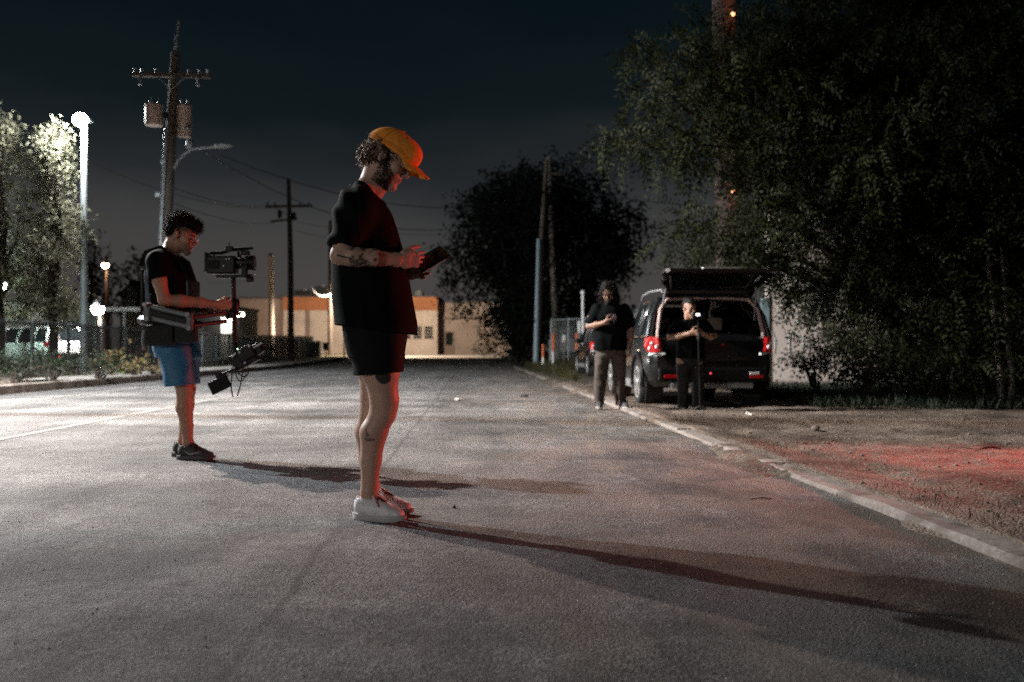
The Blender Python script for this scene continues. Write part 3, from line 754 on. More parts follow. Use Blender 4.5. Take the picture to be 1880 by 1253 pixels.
# shrubs along the left fence
def shrub(label, u, v, Y, ru, rv, m, per=420, L=.07, group=None, name='shrub', n=16):
    rs = random.Random(int(u*7+v)); base = (xat(u, Y), Y, rise(Y) + .1)
    s = Y/F_PX; h = rv*s*2; root = empty(name, base, 0, label, 'shrub', group)
    cl = [(rs.uniform(-.75, .75)*ru*s, rs.uniform(-.5, .5)*.9, h*rs.uniform(.3, .82), ru*s*.38, .4, h*.26) for i in range(n)]
    C, D, N = clump_leaves(cl, per, L, L*.5, 0.0); Ls = L*(.6+.8*RNG.random(len(C))); leaf_mesh('foliage', C, D, N, Ls, Ls*.5, m, root)
    b = MB(); branches(b, (0, 0, -.05), [(c[0], c[1], c[2]) for c in cl[:7]], .02, .1, 4); b.build('stem', M_BARK, root)
    return root
SG = 'dark shrubs in front of the iron fence'
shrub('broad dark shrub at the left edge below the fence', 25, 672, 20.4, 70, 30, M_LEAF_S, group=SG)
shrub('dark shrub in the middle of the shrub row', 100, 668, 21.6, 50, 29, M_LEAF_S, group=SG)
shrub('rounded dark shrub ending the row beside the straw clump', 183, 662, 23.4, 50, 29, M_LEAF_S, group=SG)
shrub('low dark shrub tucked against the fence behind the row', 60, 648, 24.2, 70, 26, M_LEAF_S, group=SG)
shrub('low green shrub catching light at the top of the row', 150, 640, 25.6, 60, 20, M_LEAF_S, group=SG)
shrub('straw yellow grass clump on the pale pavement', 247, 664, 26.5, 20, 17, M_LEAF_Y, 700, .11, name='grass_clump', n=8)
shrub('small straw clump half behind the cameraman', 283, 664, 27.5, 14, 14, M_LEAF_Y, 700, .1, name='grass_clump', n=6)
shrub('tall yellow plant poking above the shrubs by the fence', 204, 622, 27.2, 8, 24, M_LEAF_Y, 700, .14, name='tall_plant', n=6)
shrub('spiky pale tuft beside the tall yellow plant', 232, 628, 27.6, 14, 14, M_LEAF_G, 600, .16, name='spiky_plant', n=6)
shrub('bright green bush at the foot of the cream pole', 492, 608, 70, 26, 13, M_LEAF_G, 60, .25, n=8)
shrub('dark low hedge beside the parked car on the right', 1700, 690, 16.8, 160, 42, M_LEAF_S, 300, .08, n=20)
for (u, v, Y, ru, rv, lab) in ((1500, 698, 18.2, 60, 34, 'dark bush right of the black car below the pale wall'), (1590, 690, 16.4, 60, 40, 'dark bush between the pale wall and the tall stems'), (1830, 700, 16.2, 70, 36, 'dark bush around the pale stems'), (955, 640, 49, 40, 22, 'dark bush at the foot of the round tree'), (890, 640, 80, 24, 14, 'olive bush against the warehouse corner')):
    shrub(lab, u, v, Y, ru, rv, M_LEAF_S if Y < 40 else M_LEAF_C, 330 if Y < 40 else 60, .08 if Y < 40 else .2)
# dark hedge along the far stretch of fence
hd = []
rs = random.Random(31)
for i in range(60):
    y = 37 + i*.64; hd.append((-13.0-.04*y + rs.uniform(-.2, .2), y, rise(y) + .3 + rs.random()*.95, .35, .5, .3))
root = empty('hedge', (-15, 50, .1), 0, 'long dark hedge behind the far stretch of fence', 'hedge')
C, D, N = clump_leaves([(c[0]+15, c[1]-50, c[2]-.1, *c[3:]) for c in hd], 260, .09, .05, 0.0); Ls = .09*(.6+.8*RNG.random(len(C))); leaf_mesh('foliage', C, D, N, Ls, Ls*.5, M_LEAF_C, root)

# grass stuff on the verge: near the bollards and under the big tree
def grass(name, label, P, h, m):
    n = len(P); D = RNG.normal(size=(n, 3))*.35 + np.array([0, 0, 1.0]); L = h*(.5 + RNG.random(n)); C = P + D/np.linalg.norm(D, axis=1, keepdims=True)*(L*.45)[:, None]
    o = leaf_mesh(name, C, D, rnd_dir(n), L, np.full(n, .012)*(h/.15), m, None); set_tag(o, label, 'grass', kind='stuff'); return o
n = 15000; y = 20 + 38*RNG.random(n)**.8; s = .3 + (1.2 + 6*RNG.random(n))*RNG.random(n)*sstep(18, 32, y) + .2; P = np.stack([x_right(y)+s, y, verge_z(s, y)], 1)
keep = ~((P[:, 0] > 1.6) & (P[:, 0] < 5.4) & (P[:, 1] < 36)); grass('grass', 'tall rough grass around the bollards', P[keep], .26, M_GRASS)
n = 26000; y = 12.5 + 9*RNG.random(n); x = 4.3 + 8*RNG.random(n); keep = (y > 13.3 + .5*vnoise(np.stack([x, y*0, y*0], 1), .8, 3) + .25*(x < 5.5)); x, y = x[keep], y[keep]
P = np.stack([x, y, verge_z(x - x_right(y), y) + .0], 1); grass('grass', 'dark weeds under the drooping tree', P, .16, M_LEAF_S)
n = 5200; y = 2.6 + 11*RNG.random(n); s = .18 + 4.5*RNG.random(n)**1.5; x = x_right(y)+s; q = vnoise(np.stack([x, y, 0*y], 1), .9, 8); keep = q > .62; x, y, s = x[keep], y[keep], s[keep]
P = np.array([[a, b, vz(a, b)] for a, b in zip(x, y)]); grass('dry_grass', 'thin dry grass wisps lying on the bare dirt', P, .05, M_GRASS)

# ================================================================== fence, poles, lamps
root = empty('iron_fence', (0, 0, 0), 0, 'black iron picket fence with pale top rail along the left pavement', 'fence')
def fx(y): return -11.8 - .04*y
ya, yb = 19.5, 74.0; k = 0; y = ya
rail = MB(); low = MB(); pick = MB()
while y < yb - .1:
    y2 = min(y + 2.4, yb); gz, gz2 = rise(y) + .1, rise(y2) + .1
    MB().bar((fx(y), y, gz-.1), (fx(y), y, gz + 1.50), .07, .07, up=(0, 1, 0)).build('post', M_RAIL, root)
    MB().bar((fx(y), y+.036, gz + 1.42), (fx(y2), y2-.036, gz2 + 1.42), .045, .05).build('top_rail', M_RAIL, root)
    MB().bar((fx(y), y+.036, gz + .18), (fx(y2), y2-.036, gz2 + .18), .04, .04).build('bottom_rail', M_BLACKM, root)
    n = 20
    for i in range(1, n):
        t = i/n; yy_ = y + (y2-y)*t; pick.box((fx(yy_)-.009, yy_-.009, gz + .05), (fx(yy_)+.009, yy_+.009, gz + 1.52))
    y = y2
o = pick.build('pickets', M_BLACKM, root); o['kind'] = 'stuff'

def spot(name, loc, energy, col, size, blend, aim, radius, parent):
    l = bpy.data.lights.new(name, 'SPOT'); l.energy = energy; l.color = col; l.spot_size = R(size); l.spot_blend = blend; l.shadow_soft_size = radius
    o = bpy.data.objects.new(name, l); COL.objects.link(o); o.location = loc
    d = Vector(aim).normalized(); o.rotation_euler = d.to_track_quat('-Z', 'Y').to_euler(); o.parent = parent; return o
def point(name, loc, energy, col, radius, parent):
    l = bpy.data.lights.new(name, 'POINT'); l.energy = energy; l.color = col; l.shadow_soft_size = radius
    o = bpy.data.objects.new(name, l); COL.objects.link(o); o.location = loc; o.parent = parent; return o
E_COOL = mat('lamp_cool', (.9, .9, .9), emit=(.85, .95, 1), estr=60); E_WARM = mat('lamp_warm', (.9, .9, .9), emit=(1, .8, .6), estr=60); E_RED = mat('lamp_red', (.6, .02, .02), emit=(1, .05, .03), estr=25)
E_ORA = mat('lamp_orange', (.9, .6, .4), emit=(1, .62, .36), estr=40); E_GRN = mat('lamp_greenish', (.8, .9, .85), emit=(.66, 1, .85), estr=30)
def lamp_post(label, base, h, arm, m_e, name='street_lamp'):
    """steel post with an arm vector and a flat luminaire; returns root, light position"""
    root = empty(name, base, 0, label, 'street lamp'); a = Vector(arm)
    b = MB(); b.tube([(0, 0, -.2), (0, 0, h*.5), (0, 0, h)], [.11, .09, .065], 12); b.lathe([(.17, 0), (.17, .05), (.12, .12)], n=14); b.build('post', M_STEEL, root, smooth=True)
    e = Vector((0, 0, h)) + a
    MB().tube([(0, 0, h-.15), tuple(a*.5 + Vector((0, 0, h + .08))), tuple(e)], [.04, .035, .03], 8).build('arm', M_STEEL, root, smooth=True)
    d = a.normalized() if a.length > .05 else Vector((1, 0, 0)); p = e + d*.3
    hm = Matrix.Translation(e) @ Vector((1, 0, 0)).rotation_difference(Vector((d.x, d.y, 0)).normalized()).to_matrix().to_4x4()
    MB().box((-.05, -.17, -.06), (.7, .17, .07), hm, .03).build('lamp_head', M_STEEL, root)
    MB().box((.02, -.13, -.075), (.64, .13, -.062), hm).build('lens', m_e, root)
    return root, p + Vector((0, 0, -.16))
# the two lamps out of frame at left that throw the double shadows
rt, lp = lamp_post('cool white lamp post behind the fence left of the picture', (-13.6, 13.4, .1), 8.3, (.8, 0, .1), E_COOL)
spot('lamp_light', lp, P_COOL, C_COOL, 142, .5, (.3, .25, -1), .09, rt)
rt, lp = lamp_post('warm street lamp at the kerb left of the picture', (-10.0, 13.0, .1), 7.3, (1.2, 0, .12), E_WARM)
spot('lamp_light', lp, P_WARM, C_WARM, 142, .5, (.3, .25, -1), .09, rt)
rt, lp = lamp_post('tall yard lamp post far behind the camera', (-25, -31, 0), 9.0, (.9, .5, .1), E_WARM)
spot('lamp_light', lp, P_FILL, (1, .93, .88), 168, .08, (0, 0, -1), .25, rt)

# the bright parking lamp in view
Y = 34.0; x0 = xat(153, Y)
root = empty('parking_lamp', (x0, Y, .1), 0, 'tall pale lamp post shining bright white beside the lit trees', 'street lamp')
hz = zat(222, Y) - .1
MB().tube([(0, 0, -.2), (0, 0, hz*.5), (0, 0, hz)], [.13, .115, .10], 14).build('post', M_STEEL, root, smooth=True)
MB().lathe([(.19, 0), (.19, .25), (.14, .3)], n=14).build('base_cover', M_STEEL, root)
MB().box((-.20, -.3, hz), (.20, .3, hz + .10), None, .03).build('lamp_head', M_STEEL, root)
MB().ball((0, -.32, hz - .02), (.26, .14, .22), 14).build('lens', mat('lamp_parking', (.9, .9, .9), emit=(.86, .96, 1), estr=220), root, smooth=True)
point('lamp_light', (0, -.75, hz - .05), 3400, (.93, .97, 1.0), .15, root)

# orange lamp, floodlight, greenish lamp (small lit lamps far left)
def small_lamp(label, u, v, Y, r, m, col, energy, name, polebase=True):
    x, y, z = at(u, v, Y); g = float(rise(Y)) + .1
    root = empty(name, (x, y, g), 0, label, 'lamp')
    MB().tube([(0, .18, -.1), (0, .18, z - g + .5)], [.09, .07], 10).build('post', M_POLE, root, smooth=True)
    MB().bar((0, .18, z-g+.2), (0, -.02, z-g+.2), .05).build('arm', M_BLACKM, root)
    MB().lathe([(r*.5, r*1.4), (r*1.15, r*.5), (r*1.2, r*.3)], (0, -.05, z-g), n=14).build('shade', M_BLACKM, root, smooth=True)
    MB().ball((0, -.05, z-g), r, 12).build('bulb', m, root, smooth=True)
    point('lamp_light', (0, -.05 - r - .12, z-g), energy, col, .1, root); return root
small_lamp('orange glowing lamp on a dark post above the distant trees', 193, 487, 72, .24, E_ORA, (1, .62, .36), 500, 'post_lamp')
small_lamp('white floodlight glaring above the fence left of the cameraman', 180, 567, 40, .24, mat('lamp_flood', (.9,.9,.9), emit=(1, .97, .93), estr=80), (1, .96, .92), 1600, 'floodlight')
small_lamp('greenish white lamp at the very left edge above the fence', 0, 524, 38, .22, mat('lamp_edge', (.9,.9,.9), emit=(.7, 1, .88), estr=60), (.7, 1, .88), 1100, 'floodlight')

# utility pole with two transformers (left)
Y = 29.2
def utility_left():
    b0 = (xat(302, 29.2), 29.2, .1); root = empty('utility_pole', b0, 0, 'tall leaning utility pole carrying two transformer cans above the cameraman', 'utility pole')
    def L(u, v, dy=0.0): p = at(u, v, Y); return Vector((p[0]-b0[0], dy, p[2]-b0[2]))
    top = L(320, 95); MB().tube([(0, 0, -.3), L(303, 430), L(313, 240), top], [.19, .17, .15, .12], 14).build('pole', M_POLE, root, smooth=True)
    MB().tube([top - Vector((0, 0, .2)), L(322, 70), L(326, 36)], [.045, .045, .04], 8).build('mast', M_GALV, root, smooth=True)
    a, c = L(246, 139, -.2), L(389, 142, -.2); MB().bar(a, c, .1, .12).build('crossarm', M_POLE, root)
    for t in (.03, .12, .30, .72, .86, .97):
        p = a.lerp(c, t) + Vector((0, 0, .06)); MB().lathe([(.02, 0), (.055, .03), (.03, .07), (.06, .1), (.03, .15)], p, n=10).build('insulator', M_GALV, root, smooth=True)
    for t in (.1, .84):
        p = a.lerp(c, t); MB().tube([p + Vector((0, 0, -.06)), p + Vector((0, 0, -.3))], [.04, .06], 8).build('cutout_fuse', M_GALV, root, smooth=True)
    for s in (-1, 1): MB().bar(L(316, 168, -.2), a.lerp(c, .5 + s*.2), .03).build('brace', M_GALV, root)
    M_CAN = mat('transformer_paint', (.42, .31, .26), .55, .1, noise=.15)
    for (u, v0, v1, r, dy) in ((284, 194, 232, .25, -.12), (335, 192, 250, .21, .1)):
        p0 = L(u, v1, dy); p1 = L(u, v0, dy); can = MB().lathe([(r*.9, 0), (r, .03), (r, p1.z-p0.z-.06), (r*1.04, p1.z-p0.z-.05), (r*1.04, p1.z-p0.z-.01), (r*.6, p1.z-p0.z+.04)], p0, n=18).build('transformer', M_CAN, root, smooth=True)
        for s in (-.1, .1): MB().lathe([(.05, 0), (.03, .06), (.045, .1), (.025, .2)], p1 + Vector((s, 0, .02)), n=8).build('bushing', M_GALV, can)
        q = L(313, (v0+v1)/2, dy*.5)
        MB().bar(p0.lerp(p1, .5), q, .08, .2).build('bracket', M_BLACKM, root)
    MB().tube([L(298, 640, -.2), L(299, 430, -.2), L(308, 236, -.2)], .055, 8).build('conduit', M_GALV, root, smooth=True)
    for v in (300, 360): p = L(296 if v > 330 else 306, v, -.26); MB().box(p - Vector((.1, .05, .06)), p + Vector((.05, .05, .06)), None, .02).build('strap', M_GALV, root)
    p = L(345, 236, -.1); MB().ball(p, .09, 10).build('bell', M_GALV, root, smooth=True)
    arm = MB().tube([L(318, 310), L(328, 296, -.1), L(342, 284, -.2), L(358, 277, -.3), L(405, 274, -.4)], [.045]*5, 8).build('lamp_arm', M_GALV, root, smooth=True)
    h = L(418, 273, -.45); MB().ball(h, (.28, .13, .075), 14).build('lamp_head', M_GALV, arm, smooth=True)
    MB().ball(L(350, 266, -.15), (.12, .1, .16), 10).build('photo_cell', M_GALV, root, smooth=True)
    return root
utility_left()
# middle utility pole
def utility_mid():
    Y = 60.; b0 = (xat(534, Y), Y, float(rise(Y))); root = empty('utility_pole', b0, 0, 'plain dark utility pole with one long crossarm in front of the warehouse', 'utility pole')
    def L(u, v, dy=0.0): p = at(u, v, Y); return Vector((p[0]-b0[0], dy, p[2]-b0[2]))
    MB().tube([(0, 0, -.3), L(533, 480), L(529, 328)], [.2, .17, .12], 12).build('pole', M_POLE, root, smooth=True)
    MB().bar(L(488, 380, -.2), L(574, 379, -.2), .12, .14).build('crossarm', M_POLE, root)
    MB().bar(L(498, 408, -.2), L(546, 402, -.2), .1, .12).build('crossarm', M_POLE, root)
    for u in (492, 505, 552, 568): MB().lathe([(.03, 0), (.07, .06), (.04, .2)], L(u, 378, -.2), n=8).build('insulator', M_GALV, root)
    for u, v in ((515, 402), (541, 406)): MB().lathe([(.1, 0), (.13, .1), (.13, .4), (.06, .5)], L(u, v, -.3), n=10).build('fuse_box', M_BLACKM, root)
    MB().bar(L(531, 398, -.1), L(505, 381, -.2), .04).build('brace', M_BLACKM, root)
utility_mid()
# cream pole
Y = 78.; b0 = (xat(499, Y), Y, float(rise(Y))); root = empty('cream_pole', b0, 0, 'short cream pole standing left of the plain utility pole', 'pole')
MB().tube([(0, 0, -.2), (-.1, 0, zat(470, Y)-b0[2])], [.26, .2], 12).build('shaft', mat('cream_paint', (.55, .47, .40), .6, noise=.1), root, smooth=True)
MB().lathe([(.2, 0), (.26, .05), (.1, .2)], (-.1, 0, zat(470, Y)-b0[2]), n=12).build('cap', M_GALV, root)
# street lamp behind the front person: curved arm, lights the warehouse
Y = 79.; b0 = (xat(606, Y), Y, float(rise(Y))); root = empty('street_lamp', b0, 0, 'dark street lamp pole with a bright curved arm behind the person in the cap', 'street lamp')
def L(u, v, dy=0.0): p = at(u, v, Y); return Vector((p[0]-b0[0], dy, p[2]-b0[2]))
MB().tube([(0, 0, -.2), L(606, 420), L(606, 405)], [.2, .14, .12], 12).build('pole', M_POLE, root, smooth=True)
arc = [L(574, 527, -.6), L(580, 538, -.6), L(588, 544, -.5), L(598, 545, -.3), L(607, 541, -.1), L(630, 520, -.5), L(660, 512, -.9)]
MB().tube(arc, [.03, .05, .07, .08, .07, .06, .06], 10).build('lamp_arm', mat('white_arm', (.8, .8, .76), .4), root, smooth=True)
p = L(668, 512, -1.0); MB().ball(p, (.5, .22, .14), 14).build('lamp_head', M_GALV, root, smooth=True)
MB().ball(p + Vector((0, 0, -.12)), (.3, .16, .09), 12).build('lens', E_WARM, root, smooth=True)
spot('lamp_light', p + Vector((0, 0, -.35)), 15000, (1, .80, .62), 168, .4, (0, .55, -1), .2, root)
# two leaning poles by the bollards
GP = 'poles in front of the round tree'
Y = 46.; b0 = (xat(985, Y), Y, float(verge_z(2, Y))-.05); root = empty('leaning_pole', b0, 0, 'left leaning pole sheathed pale blue over its lower half', 'utility pole', GP)
MB().tube([(0, 0, -.2), L_ if False else Vector((xat(995, Y)-b0[0], 0, zat(430, Y)-b0[2])), Vector((xat(1004, Y)-b0[0], 0, zat(293, Y)-b0[2]))], [.16, .12, .09], 12).build('pole', M_POLE, root, smooth=True)
MB().tube([Vector((-.04, -.17, 0)), Vector((xat(990, Y)-b0[0]-.02, -.16, zat(440, Y)-b0[2]))], [.13, .10], 10).build('cable_guard', mat('guard_plastic', (.24, .30, .34), .5, noise=.15), root, smooth=True)
Y = 47.; b0 = (xat(1022, Y), Y, float(verge_z(2.5, Y))-.05); root = empty('leaning_pole', b0, 0, 'right leaning bare wooden pole crossing in front of the round tree', 'utility pole', GP)
MB().tube([(0, 0, -.2), Vector((xat(1008, Y)-b0[0], 0, zat(288, Y)-b0[2]))], [.17, .11], 12).build('pole', make_wood('grey_wood', (.16, .13, .11)), root, smooth=True)
MB().bar((xat(1009, Y)-b0[0]-.3, -.1, zat(318, Y)-b0[2]), (xat(1009, Y)-b0[0]+.9, -.1, zat(322, Y)-b0[2]), .08, .1).build('crossarm', M_POLE, root)
# bollards
GB = 'orange and white marker posts on the grass'
for (u, v0, v1, Y, r, lab) in ((997, 632, 664, 40, .045, 'short orange and white marker post left of the others'), (1016, 613, 665, 41, .055, 'tall orange and white marker post at the foot of the bare pole'), (1059, 612, 663, 38, .055, 'orange and white marker post beside the far red tail light')):
    x = xat(u, Y); g = float(verge_z(x-x_right(Y), Y)) - .05; h = zat(v0, Y) - g
    root = empty('marker_post', (x, Y, g), 0, lab, 'marker post', GB)
    MB().lathe([(r, 0), (r, h*.5)], n=12).build('white_sleeve', M_WHITE, root, smooth=True)
    MB().lathe([(r*.94, h*.5), (r*.94, h-.03), (r*.5, h)], n=12).build('orange_sleeve', M_ORANGE, root, smooth=True)
Y = 41.5; x = xat(1010, Y); root = empty('stake', (x, Y, .2), 0, 'thin grey wooden stake between the two marker posts', 'stake'); MB().bar((0, 0, -.1), (-.03, 0, zat(624, Y)-.2), .06, .05).build('shaft', make_wood('stake_wood', (.25, .22, .2)), root)
# white pipe, sign plates
Y = 36.; x = xat(1071, Y); root = empty('white_pipe', (x, Y, .15), 0, 'tall thin white pipe above the far tail light', 'pipe'); MB().tube([(0, 0, -.1), (-.02, 0, zat(540, Y)-.15)], .05, 10).build('pipe', M_WHITE, root, smooth=True); MB().lathe([(.07, 0), (.07, .1), (.03, .13)], (-.02, 0, zat(540, Y)-.15), n=10).build('cap', M_WHITE, root)
for (u, v0, v1, Y, lab) in ((1063, 590, 611, 37., 'white blank plate on a stake by the white pipe'), (1035, 615, 629, 42., 'small white plate on the wire fence')):
    x = xat(u, Y); root = empty('sign', (x, Y, .2), 0, lab, 'sign'); MB().bar((0, .03, -.1), (0, .03, zat(v0, Y)-.2), .04).build('stake', M_GALV, root)
    MB().box((-.055*Y/37, -.012, zat(v1, Y)-.2), (.055*Y/37, .0, zat(v0, Y)-.2), None, .004).build('plate', M_WHITE, root)
# chain-link fence right of the poles
root = empty('wire_fence', (0, 0, 0), 0, 'grey chain link fence behind the far parked car', 'fence')
A = Vector((xat(1012, 45.), 45., .2)); B = Vector((xat(1185, 40.), 40., .2)); n = 5; hF = 2.0
for i in range(n+1):
    p = A.lerp(B, i/n); MB().tube([p + Vector((0, 0, -.1)), p + Vector((0, 0, hF+.05))], .035, 8).build('post', M_GALV, root, smooth=True)
MB().bar(A + Vector((0, 0, hF)), B + Vector((0, 0, hF)), .04).build('top_rail', M_GALV, root)
wm = MB(); d = B-A; LL = d.length; dn = d/LL; stp = .16
i = -hF
while i < LL:
    for sg in (0, 1):
        a0, a1 = max(i, 0), min(i + hF, LL)
        if a1 > a0 + .05:
            z0_, z1_ = (a0-i, a1-i) if sg == 0 else (hF-(a0-i), hF-(a1-i)); wm.bar(A + dn*a0 + Vector((0, 0, z0_)), A + dn*a1 + Vector((0, 0, z1_)), .008)
    i += stp
o = wm.build('wire_mesh', M_GALV, root, fix=False); o['kind'] = 'stuff'

# wires
M_WIRE = mat('wire', (.012, .012, .012), .6)
def wire(label, pts, sag, r=.012, grp='power lines across the sky'):
    mb = MB(); P = []
    for a, b in zip(pts[:-1], pts[1:]):
        a, b = Vector(a), Vector(b); n = 12
        for i in range(n + 1):
            t = i/n; p = a.lerp(b, t); p.z -= sag*4*t*(1-t); P.append(p)
    mb.tube(P, r, 5); o = mb.build('power_line', M_WIRE); set_tag(o, label, 'wire', grp); return o
p0 = [at(250, 138, 29.0), at(318, 142, 29.0), at(386, 140, 29.0)]; p1 = [at(492, 376, 59.8), at(552, 376, 59.8), at(568, 376, 59.8)]
wire('upper wire passing behind the cap wearer above his shoulder', [at(404, 285, 28.8), at(1005, 352, 46)], 1.1, .014)
wire('second wire curving below it behind the neck', [at(330, 250, 29.0), at(1005, 355, 46.)], 2.2, .014)
wire('wire from the transformer pole down to the plain pole crossarm', [at(316, 345, 29.0), p1[0]], .25)
wire('lower wire from the transformer pole to the plain pole', [at(314, 372, 29.0), at(505, 408, 59.8)], .3)
wire('faint wire from the plain pole across to the leaning poles', [at(545, 408, 59.8), at(1003, 420, 46)], .5)
wire('lowest wire between the plain pole and the round tree', [at(545, 425, 59.8), at(1003, 455, 46)], .5)
wire('wire from the plain pole down left behind the camera rig', [at(528, 500, 60), at(380, 520, 75)], .2)
wire('short wire leaving the round tree toward the big drooping tree', [at(1008, 330, 47), at(1260, 376, 32)], .2, .014)
wire('wire slanting past the lit trees toward the plain pole', [at(170, 300, 40), p1[1]], .8)

# ================================================================== buildings
M_WALL = make_wall('warehouse_wall', (.47, .40, .34), .25); M_WALLB = make_wall('brown_wall', (.22, .165, .14), .3); M_FASC = make_wall('orange_fascia', (.34, .14, .065), .5)
M_PALEW = make_wall('pale_block_wall', (.56, .50, .46), .35); M_GREY = make_wall('grey_siding', (.26, .27, .30), .2); M_ROOF = mat('roof', (.05, .05, .055), .8, noise=.2)
Y = 95.; g = .40
def bx(u, Y): return xat(u, Y)
root = empty('warehouse', (bx(655, Y), Y, g), 0, 'long beige warehouse with an orange band closing off the street', 'building')
ox = bx(655, Y); x0, x1 = bx(512, Y)-ox, bx(803, Y)-ox; H = zat(548, Y)-g
MB().box((x0, 0, -.3), (x1, 9, H)).build('wall', M_WALL, root)
MB().box((x0-.02, -.12, zat(570, Y)-g), (x1+.02, -.003, H+.12)).build('fascia', M_FASC, root)
MB().box((x0-.05, -.16, H+.123), (x1+.05, 9, H+.25)).build('roof', M_ROOF, root)
for u in (565, 640, 720): MB().box((bx(u, Y)-ox-.2, -.1, -.3), (bx(u, Y)-ox+.2, -.002, zat(570, Y)-g-.003)).build('pilaster', M_WALLB, root)
MB().box((x0, -.06, zat(589, Y)-g-.06), (x1, -.0025, zat(589, Y)-g+.06)).build('ledge', M_WALL, root) if False else None
for u in (746, 766.6, 787):
    w, z0, z1 = .78, zat(622, Y)-g, zat(600, Y)-g; cx = bx(u, Y)-ox
    fr = MB(); 
    for (a, b) in (((cx-w/2-.06, -.07, z0-.06), (cx-w/2, -.002, z1+.06)), ((cx+w/2, -.07, z0-.06), (cx+w/2+.06, -.002, z1+.06)), ((cx-w/2, -.07, z1), (cx+w/2, -.002, z1+.06)), ((cx-w/2, -.09, z0-.06), (cx+w/2, -.002, z0))): fr.box(a, b)
    fo = fr.build('window', M_WALL, root); MB().box((cx-w/2, -.03, z0), (cx+w/2, -.004, z1)).build('pane', M_GLASS, fo)
    for q in range(1, 4): zz = z0 + (z1-z0)*q/4; MB().box((cx-w/2, -.06, zz-.035), (cx+w/2, -.031, zz+.035)).build('louvre', mat('louvre', (.35, .30, .26), .6), fo)
# roof units
for (u, v, w, h, lab) in ((556, 540, 1.7, .7, 'low dark roof unit on the left of the warehouse roof'), (590, 530, 1.3, 1.1, 'taller dark roof unit on the warehouse next to the curved lamp arm'), (768, 540, .8, .6, 'small dark roof unit right of the shirt hem')):
    r2 = empty('roof_unit', (bx(u, Y+3), Y+3, g+H+.25), 0, lab, 'roof unit', 'air units on the warehouse roof')
    MB().box((-w/2, 0, 0), (w/2, 1.6, h), None, .05).build('housing', M_BLACKM, r2); MB().lathe([(.35, h), (.35, h+.1), (.2, h+.12)], (0, .8, 0), n=14).build('fan_guard', M_GALV, r2)
# recessed right part with door
Y2 = 97.; r2 = empty('annex', (bx(865, Y2), Y2, g), 0, 'dim beige annex with a dark door right of the warehouse', 'building'); ox = bx(865, Y2)
a0, a1 = bx(804, Y2)-ox, bx(960, Y2)-ox
MB().box((a0, 0, -.3), (a1, 8, zat(556, Y2)-g)).build('wall', make_wall('annex_wall', (.33, .27, .23), .3), r2)
MB().box((a0, -.4, zat(586, Y2)-g), (a1, -.003, zat(583, Y2)-g)).build('canopy', M_WALLB, r2)
MB().box((a0, -.15, -.3), (a0+.45, -.003, zat(556, Y2)-g)).build('pilaster', M_WALLB, r2)
cx = bx(825, Y2)-ox; dr = MB().box((cx-.5, -.06, -.05), (cx+.5, -.004, 2.35)).build('door', M_WALLB, r2); MB().box((cx-.34, -.075, .95), (cx+.34, -.062, 2.2)).build('pane', M_GLASS, dr); MB().box((cx+.36, -.12, .95), (cx+.42, -.062, 1.15)).build('handle', M_GALV, dr)
MB().box((a0, -.13, zat(556, Y2)-g+.003), (a1, 8, zat(556, Y2)-g+.15)).build('roof', M_ROOF, r2)
# left wing, dim brown
Y3 = 93.; r3 = empty('brick_wing', (bx(470, Y3), Y3, g), 0, 'dim brown building behind the cream pole left of the warehouse', 'building'); ox = bx(470, Y3)
MB().box((bx(430, Y3)-ox, 0, -.3), (bx(511, Y3)-ox, 8, zat(549, Y3)-g)).build('wall', M_WALLB, r3); MB().box((bx(428, Y3)-ox, -.1, zat(549, Y3)-g+.003), (bx(511, Y3)-ox, 8, zat(545, Y3)-g)).build('roof', M_ROOF, r3)
# shed with the lit doorway behind the rig
Y4 = 66.; g4 = float(rise(Y4)); r4 = empty('shed', (bx(360, Y4), Y4, g4), 0, 'low dark shed with a lit white doorway behind the camera rig', 'building'); ox = bx(360, Y4)
MB().box((bx(290, Y4)-ox, 0, -.2), (bx(430, Y4)-ox, 6, zat(566, Y4)-g4)).build('wall', mat('shed_wall', (.07, .07, .075), .8, noise=.2), r4)
MB().box((bx(286, Y4)-ox, -.3, zat(566, Y4)-g4+.003), (bx(433, Y4)-ox, 6.2, zat(562, Y4)-g4)).build('roof', M_ROOF, r4)
cx = bx(415, Y4)-ox; d4 = MB().box((cx-.36, -.05, -.0), (cx+.36, -.003, zat(576, Y4)-g4)).build('door', M_WHITE, r4)
MB().box((cx-.30, -.07, zat(612, Y4)-g4), (cx+.30, -.052, zat(578, Y4)-g4)).build('lit_pane', mat('lit_window', (.9, .9, .8), emit=(1, .97, .82), estr=1.6), d4)
r5 = empty('tube_lamp', (bx(436, Y4-.4), Y4-.4, zat(578, Y4)), 0, 'glowing tube lamp right of the lit doorway', 'lamp'); MB().tube([(-.42, 0, 0), (.42, 0, 0)], .13, 10).build('tube', mat('tube_glow', (.9, .9, .85), emit=(1, .96, .82), estr=5), r5, smooth=True); MB().bar((-.4, .25, .16), (.4, .25, .16), .1, .06).build('bracket', M_BLACKM, r5)
point('lamp_light', (0, -.4, -.1), 220, (1, .93, .78), .2, r5)
